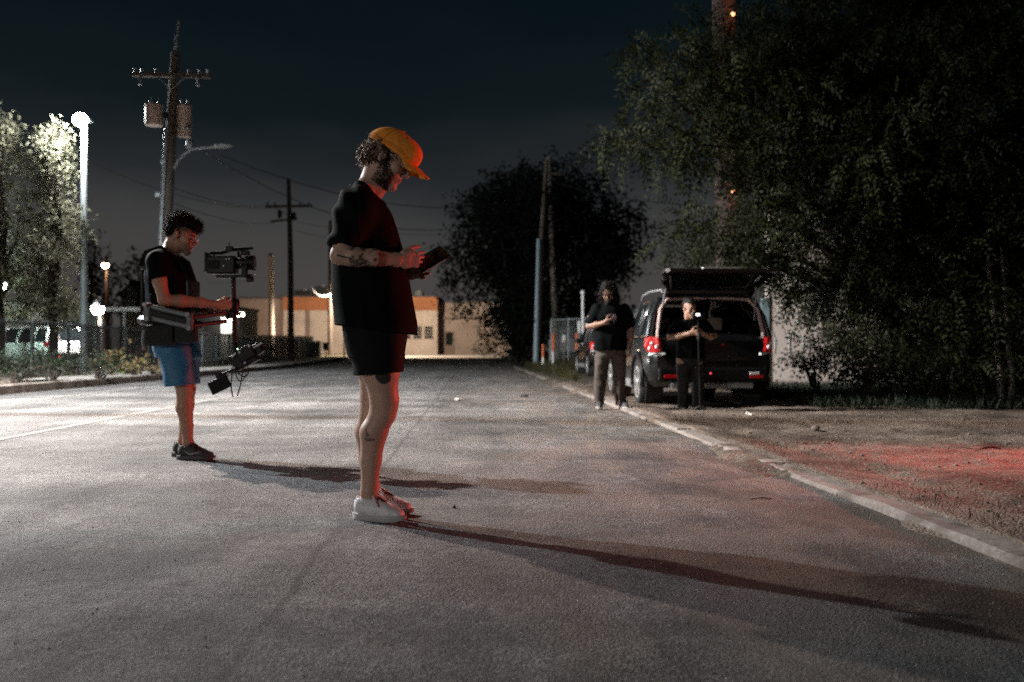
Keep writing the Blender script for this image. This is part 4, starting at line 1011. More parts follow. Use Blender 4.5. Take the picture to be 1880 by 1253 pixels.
# house gable far left
Y5 = 84.; g5 = .3; r5 = empty('house', (bx(246, Y5), Y5, g5), 0, 'small grey gabled house between the dark distant trees', 'house'); ox = bx(246, Y5)
hw = 1.15; ze = zat(540, Y5)-g5; zr = zat(517, Y5)-g5
MB().poly([(-hw, 0, -.3), (hw, 0, -.3), (hw, 0, ze), (0, 0, zr), (-hw, 0, ze)], 5, (0, 1, 0)).build('wall', M_GREY, r5)
for s in (-1, 1): MB().poly([(s*(hw+.25), -.25, ze-.22), (0, -.25, zr+.03), (0, 5.2, zr+.03), (s*(hw+.25), 5.2, ze-.22)], .1, (0, 0, 1)).build('roof', M_ROOF, r5)
MB().box((.15, -.04, ze-1.3), (.85, -.003, ze-.3)).build('window', M_GLASS, r5)
# carport with flat pale roof
Y6 = 46.; r6 = empty('carport', (bx(230, Y6), Y6, .1), 0, 'flat roofed carport right of the white floodlight', 'carport'); ox = bx(230, Y6)
MB().box((bx(165, Y6)-ox, 0, zat(572, Y6)-.1), (bx(290, Y6)-ox, 3.5, zat(564, Y6)-.1), None, .03).build('roof', mat('carport_roof', (.5, .5, .5), .4), r6)
for u in (172, 225, 282): MB().bar((bx(u, Y6)-ox, .2, -.1), (bx(u, Y6)-ox, .2, zat(572, Y6)-.11), .1, .1, (0, 1, 0)).build('post', M_STEEL, r6)
MB().box((bx(165, Y6)-ox, 3.5, -.1), (bx(290, Y6)-ox, 3.7, zat(574, Y6)-.1)).build('back_wall', M_WALLB, r6)
# pale green lit building at the left edge
Y7 = 46.; r7 = empty('low_building', (bx(-20, Y7), Y7, .1), 0, 'low pale building washed in green light at the left edge', 'building'); ox = bx(-20, Y7)
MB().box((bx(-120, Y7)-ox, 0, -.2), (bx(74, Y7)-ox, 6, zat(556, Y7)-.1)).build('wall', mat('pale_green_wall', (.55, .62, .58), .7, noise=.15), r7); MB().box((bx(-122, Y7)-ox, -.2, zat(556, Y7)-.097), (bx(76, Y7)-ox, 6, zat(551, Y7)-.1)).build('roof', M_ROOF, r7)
MB().box((bx(20, Y7)-ox, -.04, zat(590, Y7)-.1), (bx(50, Y7)-ox, -.003, zat(570, Y7)-.1)).build('window', M_GLASS, r7)
# utility cabinets at the fence end
Y8 = 72.; r8 = empty('utility_cabinet', (bx(574, Y8), Y8, .25), 0, 'dark utility cabinet with a pale lid at the far end of the fence', 'cabinet')
MB().box((-.75, 0, -.1), (.5, .7, 1.15), None, .04).build('housing', M_BLACKM, r8); MB().box((-.8, -.05, 1.16), (.55, .75, 1.28), None, .03).build('lid', M_GALV, r8); MB().box((-.1, -.02, .2), (.4, -.002, 1.0)).build('door', M_BLACKM, r8)
r8 = empty('mailbox', (bx(598, 71.), 71., .25), 0, 'small dark box on a post beside the utility cabinet', 'mailbox'); MB().bar((0, 0, -.1), (0, 0, .6), .08, .08, (0, 1, 0)).build('post', M_POLE, r8); MB().box((-.2, -.15, .6), (.2, .15, 1.15), None, .05).build('box', M_BLACKM, r8)
r8 = empty('short_post', (bx(632, 74.), 74., .25), 0, 'thin dark post by the far pavement behind the shorts', 'post'); MB().bar((0, 0, -.1), (0, 0, zat(617, 74.)-.25), .12, .1, (0, 1, 0)).build('shaft', M_POLE, r8); MB().lathe([(.09, 0), (.09, .05), (.03, .1)], (0, 0, zat(617, 74.)-.25), n=10).build('cap', M_BLACKM, r8)
# pale wall behind the big tree, steel mast, far-right wall
Y9 = 22.5; r9 = empty('block_wall', (bx(1600, Y9), Y9, .0), 0, 'tall pale block wall glowing through the leaves behind the black car', 'wall'); ox = bx(1600, Y9)
a0, a1 = bx(1412, Y9)-ox, bx(1800, Y9)-ox; H9 = zat(352, Y9)
MB().box((a0, 0, -.2), (a1, .35, H9)).build('wall', M_PALEW, r9); MB().box((a0-.05, -.06, H9+.003), (a1+.05, .41, H9+.16)).build('coping', M_CONC, r9)
rs = random.Random(3)
for i in range(3):      # sprayed paint strokes along the base of the wall
    u = 1424 + i*22 + rs.uniform(-4, 4); x = bx(u, Y9)-ox; h0 = rs.uniform(.5, .9); h1 = h0 + rs.uniform(.5, .9)
    c = rs.choice([(.16, .24, .25), (.22, .18, .21), (.22, .20, .10), (.30, .32, .33)])
    MB().tube([(x, -.004, h0), (x + rs.uniform(-.1, .1), -.004, (h0+h1)/2), (x + rs.uniform(-.12, .12), -.004, h1)], rs.uniform(.015, .03), 6).build('paint_stroke', mat('spray_%d' % (i % 4), c, .7), r9)
MB().box((bx(1398, Y9)-ox, -.05, -.2), (a0-.003, .1, zat(548, Y9))).build('side_panel', mat('teal_panel', (.13, .19, .20), .6, noise=.3, nscale=3), r9)
Y10 = 31.; r10 = empty('steel_mast', (bx(1332, Y10), Y10, 0), 0, 'thick steel mast rising behind the drooping tree out of the picture', 'mast')
M_MAST = make_wall('mast_paint', (.17, .12, .105), .3)
MB().tube([(.15, 0, -.2), (.06, 0, 6), (-.08, 0, 14), (-.1, 0, 17)], [.40, .38, .34, .32], 22).build('shaft', M_MAST, r10, smooth=True)
for v in (358, 38):
    z = zat(v, Y10); lo = MB().bar((.1, -.34, z+.12), (.1, -.7, z+.12), .05).build('bracket', M_BLACKM, r10); MB().ball((.1, -.7, z), .06, 10).build('bulb', mat('mast_bulb', (.9, .4, .2), emit=(1, .42, .18), estr=4), lo, smooth=True)
    MB().tube([(-.36, -.2, z-.12), (-.1, -.42, z), (.3, -.36, z+.28)], .02, 6).build('clamp_band', M_BLACKM, r10)
    point('lamp_light', (.5, -.75, z+.1), 7, (1, .35, .2), .06, r10)
Y11 = 21.; r11 = empty('brick_pier', (bx(1895, Y11), Y11, 0), 0, 'reddish wall edge just showing at the right border behind leaves', 'wall'); MB().box((-.25, 0, -.2), (3.5, 3, zat(365, Y11))).build('wall', make_wall('red_wall', (.40, .24, .20), .3), r11); MB().box((-.3, -.05, zat(365, Y11)+.003), (3.5, 3, zat(365, Y11)+.15)).build('coping', M_CONC, r11)

# red film lamp on a stand, out of frame at right: lights the fronts of the two standing people
r12 = empty('film_light', (5.9, 7.6, vz(5.9, 7.6)), 0, 'red film lamp on a tripod stand right of the picture', 'film light')
zl = .85
MB().tube([(0, 0, .25), (0, 0, zl-.1)], .018, 8).build('stand_pole', M_BLACKM, r12)
for a in (0, 120, 240): MB().tube([(0, 0, .3), (.4*math.cos(R(a)), .4*math.sin(R(a)), 0)], .012, 6).build('leg', M_BLACKM, r12)
dv = Vector((-1, -.22, .0)).normalized(); mm = Matrix.Translation((0, 0, zl)) @ Vector((1, 0, 0)).rotation_difference(dv).to_matrix().to_4x4()
MB().box((-.12, -.16, -.12), (.04, .16, .12), mm, .02).build('housing', M_PLAST, r12); MB().box((.041, -.14, -.10), (.05, .14, .10), mm).build('red_panel', E_RED, r12)
spot('lamp_light', Vector((0, 0, zl)) + dv*.12, P_RED, C_RED, 74, .9, dv + Vector((0, .03, .02)), .12, r12)

# ================================================================== vehicles
def car_paint(name, c): return mat(name, c, .28, .0, .35, coat=.45, noise=.06, nscale=3)
M_SEAT = mat('seat_cloth', (.34, .26, .21), .8, noise=.1); M_TRIM = mat('light_trim', (.46, .34, .31), .6); M_INT = mat('dark_interior', (.02, .02, .02), .8)
M_TAIL = mat('tail_red', (.30, .008, .010), .12, spec=.7, coat=.6, emit=(1, .02, .02), estr=.05); M_TAILW = mat('tail_clear', (.7, .7, .7), .1, coat=.6); M_TAILOFF = mat('tail_red_dim', (.45, .01, .012), .12, spec=.7, coat=.6)
def xform(mb, f): mb.v = [tuple(f(Vector(p))) for p in mb.v]; return mb
def evaluated_copy(o):
    dg = bpy.context.evaluated_depsgraph_get(); me = bpy.data.meshes.new_from_object(o.evaluated_get(dg)); return me
def boolean_cut(o, cutters):
    for c in cutters:
        md = o.modifiers.new('cut', 'BOOLEAN'); md.operation = 'DIFFERENCE'; md.object = c; md.solver = 'EXACT'
    me = evaluated_copy(o); o.modifiers.clear(); old = o.data; o.data = me; bpy.data.meshes.remove(old)
    for c in cutters: d = c.data; bpy.data.objects.remove(c); bpy.data.meshes.remove(d)
def suv(name, label, loc, rz, paint, gate_open, cat='car', group=None, taillight=None):
    root = empty(name, loc, rz, label, cat, group); taillight = taillight or M_TAIL
    st = [(0.0, .80, .44, .98), (.05, .86, .38, 1.03), (.2, .91, .32, 1.08), (.6, .935, .29, 1.09), (1.5, .945, .27, 1.06), (2.6, .945, .27, 1.03), (3.3, .94, .27, 1.01), (3.7, .93, .28, 1.02), (4.3, .90, .31, .95), (4.65, .83, .35, .86), (4.8, .70, .42, .74)]
    V = []; Fs = []
    for (y, w, zb, zt) in st:
        h = zt-zb
        half = [(0, zb), (w*.86, zb), (w*.965, zb+.10), (w, zb+.34*h), (w*.995, zb+.62*h), (w*.965, zb+.70*h), (w*.955, zt-.09), (w*.90, zt-.01), (w*.62, zt+.01), (0, zt+.02)]
        ring = half + [(-a, b) for a, b in half[-2:0:-1]]; m = len(ring)
        V += [(a, y, b) for a, b in ring]
    for i in range(len(st)-1):
        for k in range(m): k2 = (k+1) % m; Fs.append((i*m+k, i*m+k2, (i+1)*m+k2, (i+1)*m+k))
    Fs.append(tuple(range(m-1, -1, -1))); Fs.append(tuple((len(st)-1)*m+k for k in range(m)))
    body = MB().add(V, Fs).build('body', paint, root, smooth=True)
    cut = []
    for y in (.92, 3.86):
        for s in (-1, 1): cut.append(MB().lathe([(.41, 0), (.41, .32)], (s*.80-.16+(.0), y, .37), 'x', 28).build('cutter', None))
    cut.append(MB().box((-.66, .34 if not gate_open else -.2, .62), (.66, 1.55, 1.4)).build('cutter', None))
    cut.append(MB().box((-.72, 1.6, .55), (.72, 3.25, 1.4)).build('cutter', None))
    bpy.context.view_layer.update()
    boolean_cut(body, cut); body.data.materials.clear(); body.data.materials.append(paint)
    try: body.data.set_sharp_from_angle(angle=R(35))
    except Exception: pass
    # lower cladding, sills, bumper
    MB().box((-.80, -.075, .40), (.80, -.003, .60), None, .05).build('bumper', M_PLAST, root)
    MB().box((-.60, -.02, .30), (.60, .25, .39), None, .03).build('skid_plate', M_GALV, root)
    for s in (-1, 1): MB().box((s*.925-.03, 1.36, .27), (s*.925+.03, 3.42, .40), None, .025).build('sill', mat('grey_cladding', (.16, .16, .16), .5), root)
    for y in (.92, 3.86):
        for s in (-1, 1):
            a = MB(); pts = [(s*.945, y + .44*math.cos(t), .37 + .44*math.sin(t)) for t in np.linspace(-.15, math.pi+.15, 15)]; a.tube(pts, .035, 6); a.build('arch_trim', M_PLAST, root, smooth=True)
            MB().lathe([(.40, -.13), (.40, .13)], (s*.74, y, .37), 'x', 20).build('arch_liner', M_INT, root)
            w = MB().lathe([(.23, -.11), (.33, -.115), (.362, -.08), (.368, 0), (.362, .08), (.33, .115), (.23, .11)], (s*.83, y, .368), 'x', 30).build('wheel', M_RUB, root, smooth=True)
            rm = MB(); cx = s*.83 + s*.105
            rm.lathe([(.245, -.02*s), (.245, .012*s), (.215, .012*s), (.205, -.03*s)], (cx, y, .368), 'x', 30)
            rm.lathe([(.06, -.02*s), (.06, .012*s), (.03, .02*s)], (cx, y, .368), 'x', 16)
            for q in range(5):
                an = 2*math.pi*q/5 + .3
                for da in (-.13, .13): rm.bar((cx-.004*s, y + .05*math.cos(an), .368 + .05*math.sin(an)), (cx+.0*s, y + .222*math.cos(an+da), .368 + .222*math.sin(an+da)), .03, .022, up=(1, 0, 0))
            rm.build('rim', mat('alloy', (.62, .61, .60), .3, .6), w, smooth=True)
    # greenhouse
    def roofz(y): return 1.70 - .035*((y-1.5)/1.5)**2 - (.10*max(0, (y-2.6))**1.5)
    ys = np.linspace(.28, 2.95, 12); V = []; n = 9
    for y in ys:
        hw = .66 + .03*math.sin((y-.28)/2.67*math.pi)
        for k in range(n): t = -1 + 2*k/(n-1); V.append((hw*t, y, roofz(y) - .07*abs(t)**3))
    m0 = len(V); V += [(a, b, c-.035) for a, b, c in V]; Fs = []
    for i in range(len(ys)-1):
        for k in range(n-1): q = i*n+k; Fs += [(q, q+1, q+n+1, q+n), (m0+q+n, m0+q+n+1, m0+q+1, m0+q)]
    for i in range(len(ys)-1): q = i*n; Fs += [(q, q+n, m0+q+n, m0+q), (q+n-1, m0+q+n-1, m0+q+2*n-1, q+2*n-1)]
    for k in range(n-1): q = (len(ys)-1)*n+k; Fs += [(k, m0+k, m0+k+1, k+1), (q, q+1, m0+q+1, m0+q)]
    MB().add(V, Fs).build('roof', paint, root, smooth=True)
    for s in (-1, 1):
        MB().tube([(s*.60, .55, 1.70), (s*.61, .7, 1.765), (s*.62, 1.6, 1.79), (s*.61, 2.3, 1.765), (s*.60, 2.5, 1.70)], .017, 6).build('roof_rail', M_GALV, root, smooth=True)
        def P(y, t, o=0.0):     # point on the side, t 0 belt .. 1 roof
            b = Vector((s*.875, y, 1.065)); r_ = Vector((s*.675, y, roofz(min(y, 2.95))-.06)); p = b.lerp(r_, t); p.x += s*(.035*math.sin(t*math.pi) + o); return p
        def pillar(nm, ya, yb, w): 
            mb = MB(); mb.tube([P(ya, -.05), P(ya+(yb-ya)*.5, .5), P(yb, 1.0)], w, 8); mb.build(nm, paint, root, smooth=True)
        pillar('pillar', .22, .36, .058); pillar('pillar', 1.05, 1.0, .04); pillar('pillar', 2.05, 2.0, .045); 
        MB().tube([(s*.87, 3.62, 1.02), (s*.80, 3.25, 1.32), (s*.68, 2.86, 1.62)], .045, 8).build('pillar', paint, root, smooth=True)
        for (y0, y1, y0t, y1t) in ((.30, 1.0, .42, .96), (1.09, 2.0, 1.04, 1.96), (2.1, 3.45, 2.04, 2.80)):
            q = [P(y0, .0, -.012), P(y1, .0, -.012), P((y1+y1t)/2, .55, -.012), P(y1t, .95, -.012), P(y0t, .95, -.012), P((y0+y0t)/2, .55, -.012)]
            MB().poly(q, .006, (s, 0, .2)).build('side_window', M_GLASS, root)
            MB().tube([P(y0, 0), P(y1, 0)], .012, 5).build('window_trim', M_CHROME, root)
        for y0, y1 in ((1.12, 2.02), (2.08, 3.4)): MB().box((s*.93-.008, y1-.28, .80), (s*.93+.03, y1-.10, .835), None, .012).build('door_handle', paint, root)
        mr = MB().ball((s*1.0, 3.05, 1.12), (.11, .07, .08), 10).build('mirror', paint, root, smooth=True)
        # lamps
        V = []; zl, zh = .80, 1.04
        V0 = [(s*.76, -.006, zl+.04), (s*.83, .03, zl+.02), (s*.905, .16, zl+.03), (s*.93, .32, zl+.1), (s*.92, .34, zh), (s*.87, .12, zh+.01), (s*.79, .01, zh)]
        fl = MB().poly([Vector(p) + Vector((s*.012, -.02, 0)) for p in V0], .05, (-s*.7, .5, 0)); t_ = fl.build('tail_light', taillight, root)
        for (xq, yq, zq) in ((.815, -.012, .90), (.87, .075, .95), (.89, .13, .88)): MB().ball((s*xq, yq, zq), (.03, .03, .03), 10).build('bulb', M_TAILW, t_, smooth=True)
        MB().poly([Vector((s*.70, -.028, .785)), Vector((s*.83, .0, .765)), Vector((s*.915, .14, .775)), Vector((s*.905, .13, .815)), Vector((s*.82, -.008, .81)), Vector((s*.70, -.03, .82))], .03, (-s*.6, .6, 0)).build('reversing_light', M_TAILW, root)
        MB().box((s*.62-.10, -.088, .45), (s*.62+.10, -.0755, .50), None, .005).build('reflector', M_TAILOFF, root)
        MB().poly([(s*.5, 4.62, .72), (s*.78, 4.52, .72), (s*.80, 4.5, .86), (s*.5, 4.6, .84)], .1, (0, 1, 0)).build('headlight', M_TAILW, root)
    MB().poly([(-.80, 3.52, 1.03), (.80, 3.52, 1.03), (.64, 2.86, 1.60), (-.64, 2.86, 1.60)], .008, (0, .6, .6)).build('windscreen', M_GLASS, root)
    MB().box((-.42, 4.79, .55), (.42, 4.83, .72), None, .02).build('grille', M_PLAST, root)
    # seats
    for (y, xs) in ((1.52, (-.42, 0, .42)), (2.75, (-.38, .38))):
        for x in xs:
            w = .19 if y < 2 else .23
            se = MB().box((x-w, y, .62), (x+w, y+.14, 1.12 if y < 2 else 1.14), Matrix.Identity(4), .05).build('seat_back', M_SEAT if gate_open else M_INT, root, smooth=True)
            MB().box((x-.12, y+.02, 1.17), (x+.12, y+.10, 1.38), None, .04).build('headrest', M_SEAT if gate_open else M_INT, se, smooth=True)
            MB().bar((x-.05, y+.06, 1.1), (x-.05, y+.06, 1.18), .012).build('headrest_rod', M_GALV, se)
    MB().tube([(0, 3.15, 1.0), (0, 3.05, 1.08)], .03, 6).build('steering_column', M_INT, root); MB().tube([(-.38+.18*math.cos(a), 3.02, 1.02+.18*math.sin(a)) for a in np.linspace(0, 2*math.pi, 17)], .014, 6, False).build('steering_wheel', M_INT, root)
    # tail gate
    gt = []
    def gate_pts(): return None
    if gate_open: hinge = Vector((0, .30, 1.655)); ang = R(90)
    else: hinge = Vector((0, .30, 1.655)); ang = 0
    Rm_ = Matrix.Translation(hinge) @ Matrix.Rotation(-ang, 4, 'X') @ Matrix.Translation(-hinge)
    sec = [(.30, 1.665, .655), (.22, 1.60, .68), (.05, 1.25, .76), (.0, 1.08, .80), (-.03, .98, .80), (-.035, .80, .79), (-.02, .64, .76)]
    fr = MB()
    for (y0, z0, w0), (y1, z1, w1) in zip(sec[:-1], sec[1:]):
        glassband = z0 <= 1.61 and z1 >= 1.05
        for s in (-1, 1):
            a = .16 if glassband else None
            if glassband: fr.poly([(s*w0, y0, z0), (s*(w0-.12), y0, z0), (s*(w1-.12), y1, z1), (s*w1, y1, z1)], .05, (0, 1, .2))
        if not glassband: fr.poly([(-w0, y0, z0), (w0, y0, z0), (w1, y1, z1), (-w1, y1, z1)], .05, (0, 1, .2))
    xform(fr, lambda p: Rm_ @ p); gate = fr.build('tailgate', paint, root, smooth=False)
    gl = MB().poly([(-.56, .215, 1.595), (.56, .215, 1.595), (.66, .0, 1.085), (-.66, .0, 1.085)], .006, (0, 1, .3)); xform(gl, lambda p: Rm_ @ p); gl.build('rear_window', M_GLASS, gate)
    sp = MB().box((-.52, .10, 1.665), (.52, .34, 1.70), None, .015); xform(sp, lambda p: Rm_ @ p); sp.build('spoiler', paint, gate)
    bl = MB().box((-.16, .08, 1.672), (.16, .099, 1.692)); xform(bl, lambda p: Rm_ @ p); bl.build('brake_light', M_TAIL, gate)
    pl = MB().box((-.26, -.055, .80), (.26, -.037, .91)); xform(pl, lambda p: Rm_ @ p); pl.build('number_plate', M_WHITE, gate)
    lg = MB().lathe([(.05, -.012), (.05, 0)], (0, -.04, .97), 'y', 16); xform(lg, lambda p: Rm_ @ p); lg.build('badge', M_CHROME, gate)
    wp = MB().bar((-.05, .0, 1.10), (.42, .075, 1.28), .015); xform(wp, lambda p: Rm_ @ p); wp.build('wiper', M_PLAST, gate)
    if gate_open:
        for s in (-1, 1): MB().tube([(s*.70, .30, 1.30), Rm_ @ Vector((s*.66, .14, 1.42))], .014, 6).build('gas_strut', M_GALV, root, smooth=True)
        # light sealing trim round the opening, load sill, cargo floor
        tr = [(-.78, .10, .70), (-.775, .12, 1.10), (-.72, .20, 1.45), (-.60, .30, 1.605), (0, .33, 1.635), (.60, .30, 1.605), (.72, .20, 1.45), (.775, .12, 1.10), (.78, .10, .70)]
        MB().tube(tr, .028, 8).build('opening_trim', M_TRIM, root, smooth=True)
        MB().box((-.66, .05, .66), (.66, 1.5, .70)).build('cargo_floor', M_INT, root); MB().box((-.70, .0, .60), (.70, .08, .72), None, .02).build('load_sill', M_PLAST, root)
        for s in (-1, 1): MB().box((s*.70-.02, .4, .72), (s*.70+.02, 1.45, 1.08), None, .02).build('cargo_side_trim', M_INT, root)
    return root
SUV = suv('parked_car', 'black parked car with its tailgate raised and rear facing the camera', (2.90, 14.40, -.055), R(2.3), car_paint('black_paint', (.003, .0035, .004)), True)
suv('parked_car', 'dark parked car mostly hidden behind the long haired person and the black car', (3.25, 29.2, .0), R(2.3), car_paint('black_paint', (.003, .0035, .004)), False, taillight=mat('tail_far', (.6, .01, .015), .12, coat=.6, emit=(1, .015, .02), estr=.15))  # slight red emission put in for light reflected by the unlit tail light
for (u, Yc, rz, lab) in ((88, 41.5, 80, 'white parked car glowing behind the fence under the lit tree'), (128, 40.0, 62, 'white parked car glaring beside the white floodlight')):
    suv('white_car', lab, (xat(u, Yc), Yc, .1), R(rz), car_paint('white_car_paint', (.75, .75, .74)), False, group='white cars behind the iron fence')
# orange bundle and bits in the boot (things of their own, resting on the cargo floor)
Mc = Matrix.Translation(SUV.location) @ Matrix.Rotation(R(2.3), 4, 'Z')
def in_car(p): return tuple(Mc @ Vector(p))
fb = Field((-.2, -.15, -.02), (.2, .15, .16), .008); fb.rc((-.12, 0, .03), (.1, .02, .035), .035, .045, .03); fb.rc((-.02, -.03, .06), (.06, .0, .085), .03, .02, .03)
fb.wrinkle(lambda P: .014*(vnoise(P, 28, 2)-.5)); o = fb.build('cloth_bundle', mat('orange_cloth', (.65, .12, .03), .8, noise=.2)); o.location = in_car((.12, .28, .705)); set_tag(o, 'crumpled orange bundle lying in the open boot', 'bundle')
r_ = empty('equipment_case', in_car((-.30, .75, .70)), 0, 'dark equipment case standing in the open boot', 'case'); MB().box((-.28, -.2, 0), (.28, .2, .28), None, .03).build('shell', M_PLAST, r_); MB().tube([(-.08, -.21, .2), (-.08, -.25, .22), (.08, -.25, .22), (.08, -.21, .2)], .01, 6).build('handle', M_RUB, r_); 
for s in (-1, 1): MB().box((s*.18-.02, -.212, .2), (s*.18+.02, -.2005, .26)).build('latch', M_GALV, r_)

# ================================================================== people
def nrm(v): v = np.array(v, float); return v/np.linalg.norm(v)
class HeadX:
    def __init__(s, H, pitch, yaw=0, roll=0, sc=1.0):
        s.H = np.array(H, float); s.sc = sc
        M = Matrix.Rotation(R(yaw), 3, 'Z') @ Matrix.Rotation(R(pitch), 3, 'Y') @ Matrix.Rotation(R(roll), 3, 'X'); s.M = np.array(M)
    def p(s, q): return s.H + s.M @ (np.array(q, float)*s.sc)
    def inv(s, P): return ((P - s.H) @ s.M)/s.sc
def add_head(F, hx, nose=1.0):
    k = hx.sc; e = lambda c, r, kk=.02, mode='add': F.ell(hx.p(c), np.array(r)*k, kk, hx.M, mode)
    rc = lambda a, b, r1, r2, kk=.015, mode='add': F.rc(hx.p(a), hx.p(b), r1*k, r2*k, kk, None, mode)
    e((-.012, 0, .055), (.097, .075, .082)); e((.045, 0, .0), (.055, .060, .09), .03); e((.040, 0, -.065), (.052, .053, .042), .03)
    rc((.03, -.048, -.055), (.088, -.012, -.10), .018, .017, .02); rc((.03, .048, -.055), (.088, .012, -.10), .018, .017, .02)
    e((.094, 0, -.100), (.018, .02, .016), .015)
    for s in (-1, 1):
        e((.068, s*.043, -.022), (.026, .02, .02), .02)
        e((.100, s*.031, .008), (.022, .019, .013), .012, 'sub')
    rc((.090, -.032, .034), (.090, .032, .034), .013, .013, .015)
    for s in (-1, 1): e((.084, s*.031, .008), (.014, .0145, .013), .003)
    rc((.098, 0, .022), (.124*nose, 0, -.022), .0085, .0125, .008)
    for s in (-1, 1): e((.110, s*.012, -.029), (.011, .0075, .008), .005)
    e((.088, 0, -.058), (.022, .03, .024), .018)
    e((.107, 0, -.0535), (.009, .022, .0058), .003); e((.105, 0, -.0655), (.009, .019, .0068), .003)
    for s in (-1, 1):
        e((-.006, s*.079, -.002), (.019, .008, .032), .004); e((-.003, s*.088, -.0), (.010, .006, .02), .004, 'sub')
def skin_colors(V, hx, base, lips=(.30, .12, .10), brow=None):
    C = np.tile(np.array(base, float), (len(V), 1)); C *= (.9 + .2*fbm(V, 30, 3, 5))[:, None]
    q = hx.inv(V); lip = ((q[:, 0]-.107)/.014)**2 + (q[:, 1]/.023)**2 + ((q[:, 2]+.060)/.012)**2 < 1
    C[lip] = lips
    if brow is not None:
        for s in (-1, 1):
            b = (np.abs(q[:, 1]-s*.033) < .021) & (np.abs(q[:, 2]-.031+.1*np.abs(np.abs(q[:, 1])-.033)) < .0055) & (q[:, 0] > .07); C[b] = brow
        ey = (q[:, 0] > .086) & (np.abs(np.abs(q[:, 1])-.031) < .011) & (np.abs(q[:, 2]-.002) < .0025); C[ey] = brow   # lowered lashes
    return C
def add_hand(F, W, d, s, n, curls=(.5, .5, .5, .5), sc=1.0, thumb=(.55, .75, .35), tcurl=.3, k=.006):
    W = np.array(W, float); d = nrm(d); s = nrm(np.array(s) - d*np.dot(s, d)); n0 = np.cross(d, s); n = n0 if np.dot(n0, n) > 0 else -n0
    F.rc(W - d*.02, W + d*.03*sc, .021*sc, .019*sc, .015, (s, 1.45)); F.rc(W + d*.02*sc, W + d*.084*sc, .0165*sc, .0125*sc, .012, (s, 2.35))
    F.rc(W + d*.02*sc + s*.022*sc, W + d*.055*sc + s*.03*sc, .017*sc, .012*sc, .012)
    tips = []
    for i, (off, rt, ln, rad) in enumerate(((.030, .084, .076, .0082), (.0105, .089, .085, .0085), (-.0095, .085, .078, .0080), (-.0280, .075, .060, .0072))):
        p = W + d*rt*sc + s*off*sc; c = curls[i]; a = 0; pts = [(p, rad*sc*1.05)]
        fan = s*(off*.9)
        for seg, bend in ((.45, .75), (.31, 1.0), (.24, .7)):
            a += c*bend; p = p + (d*math.cos(a) + n*math.sin(a) + fan)*ln*seg*sc; pts.append((p, rad*sc*(1 - .1*len(pts))))
        F.chain(pts, .0025); tips.append(p)
    p = W + d*.022*sc + s*.024*sc + n*.004; a = np.array(thumb)
    t1 = nrm(d*a[0] + s*a[1] + n*a[2]); t2 = nrm(d*(a[0]+.35) + s*(a[1]-.35) + n*(a[2]+tcurl)); t3 = nrm(d*(a[0]+.5) + s*(a[1]-.6) + n*(a[2]+tcurl*1.8))
    q1 = p + t1*.042*sc; q2 = q1 + t2*.034*sc; q3 = q2 + t3*.026*sc
    F.chain([(p, .0145*sc), (q1, .0112*sc), (q2, .0098*sc), (q3, .0082*sc)], .004)
    return W + d*.085*sc + n*.03*sc, tips
def fabric_wrinkle(amp, sc=(10, 10, 5), seed=1):
    def f(P):
        a = vnoise(P*np.array(sc), 1.0, seed); b = vnoise(P*np.array(sc)*2.3 + P[:, [2, 0, 1]]*6, 1.0, seed+3)
        return amp*(np.abs(a-.5)*2 - .5) + amp*.5*(b-.5)
    return f
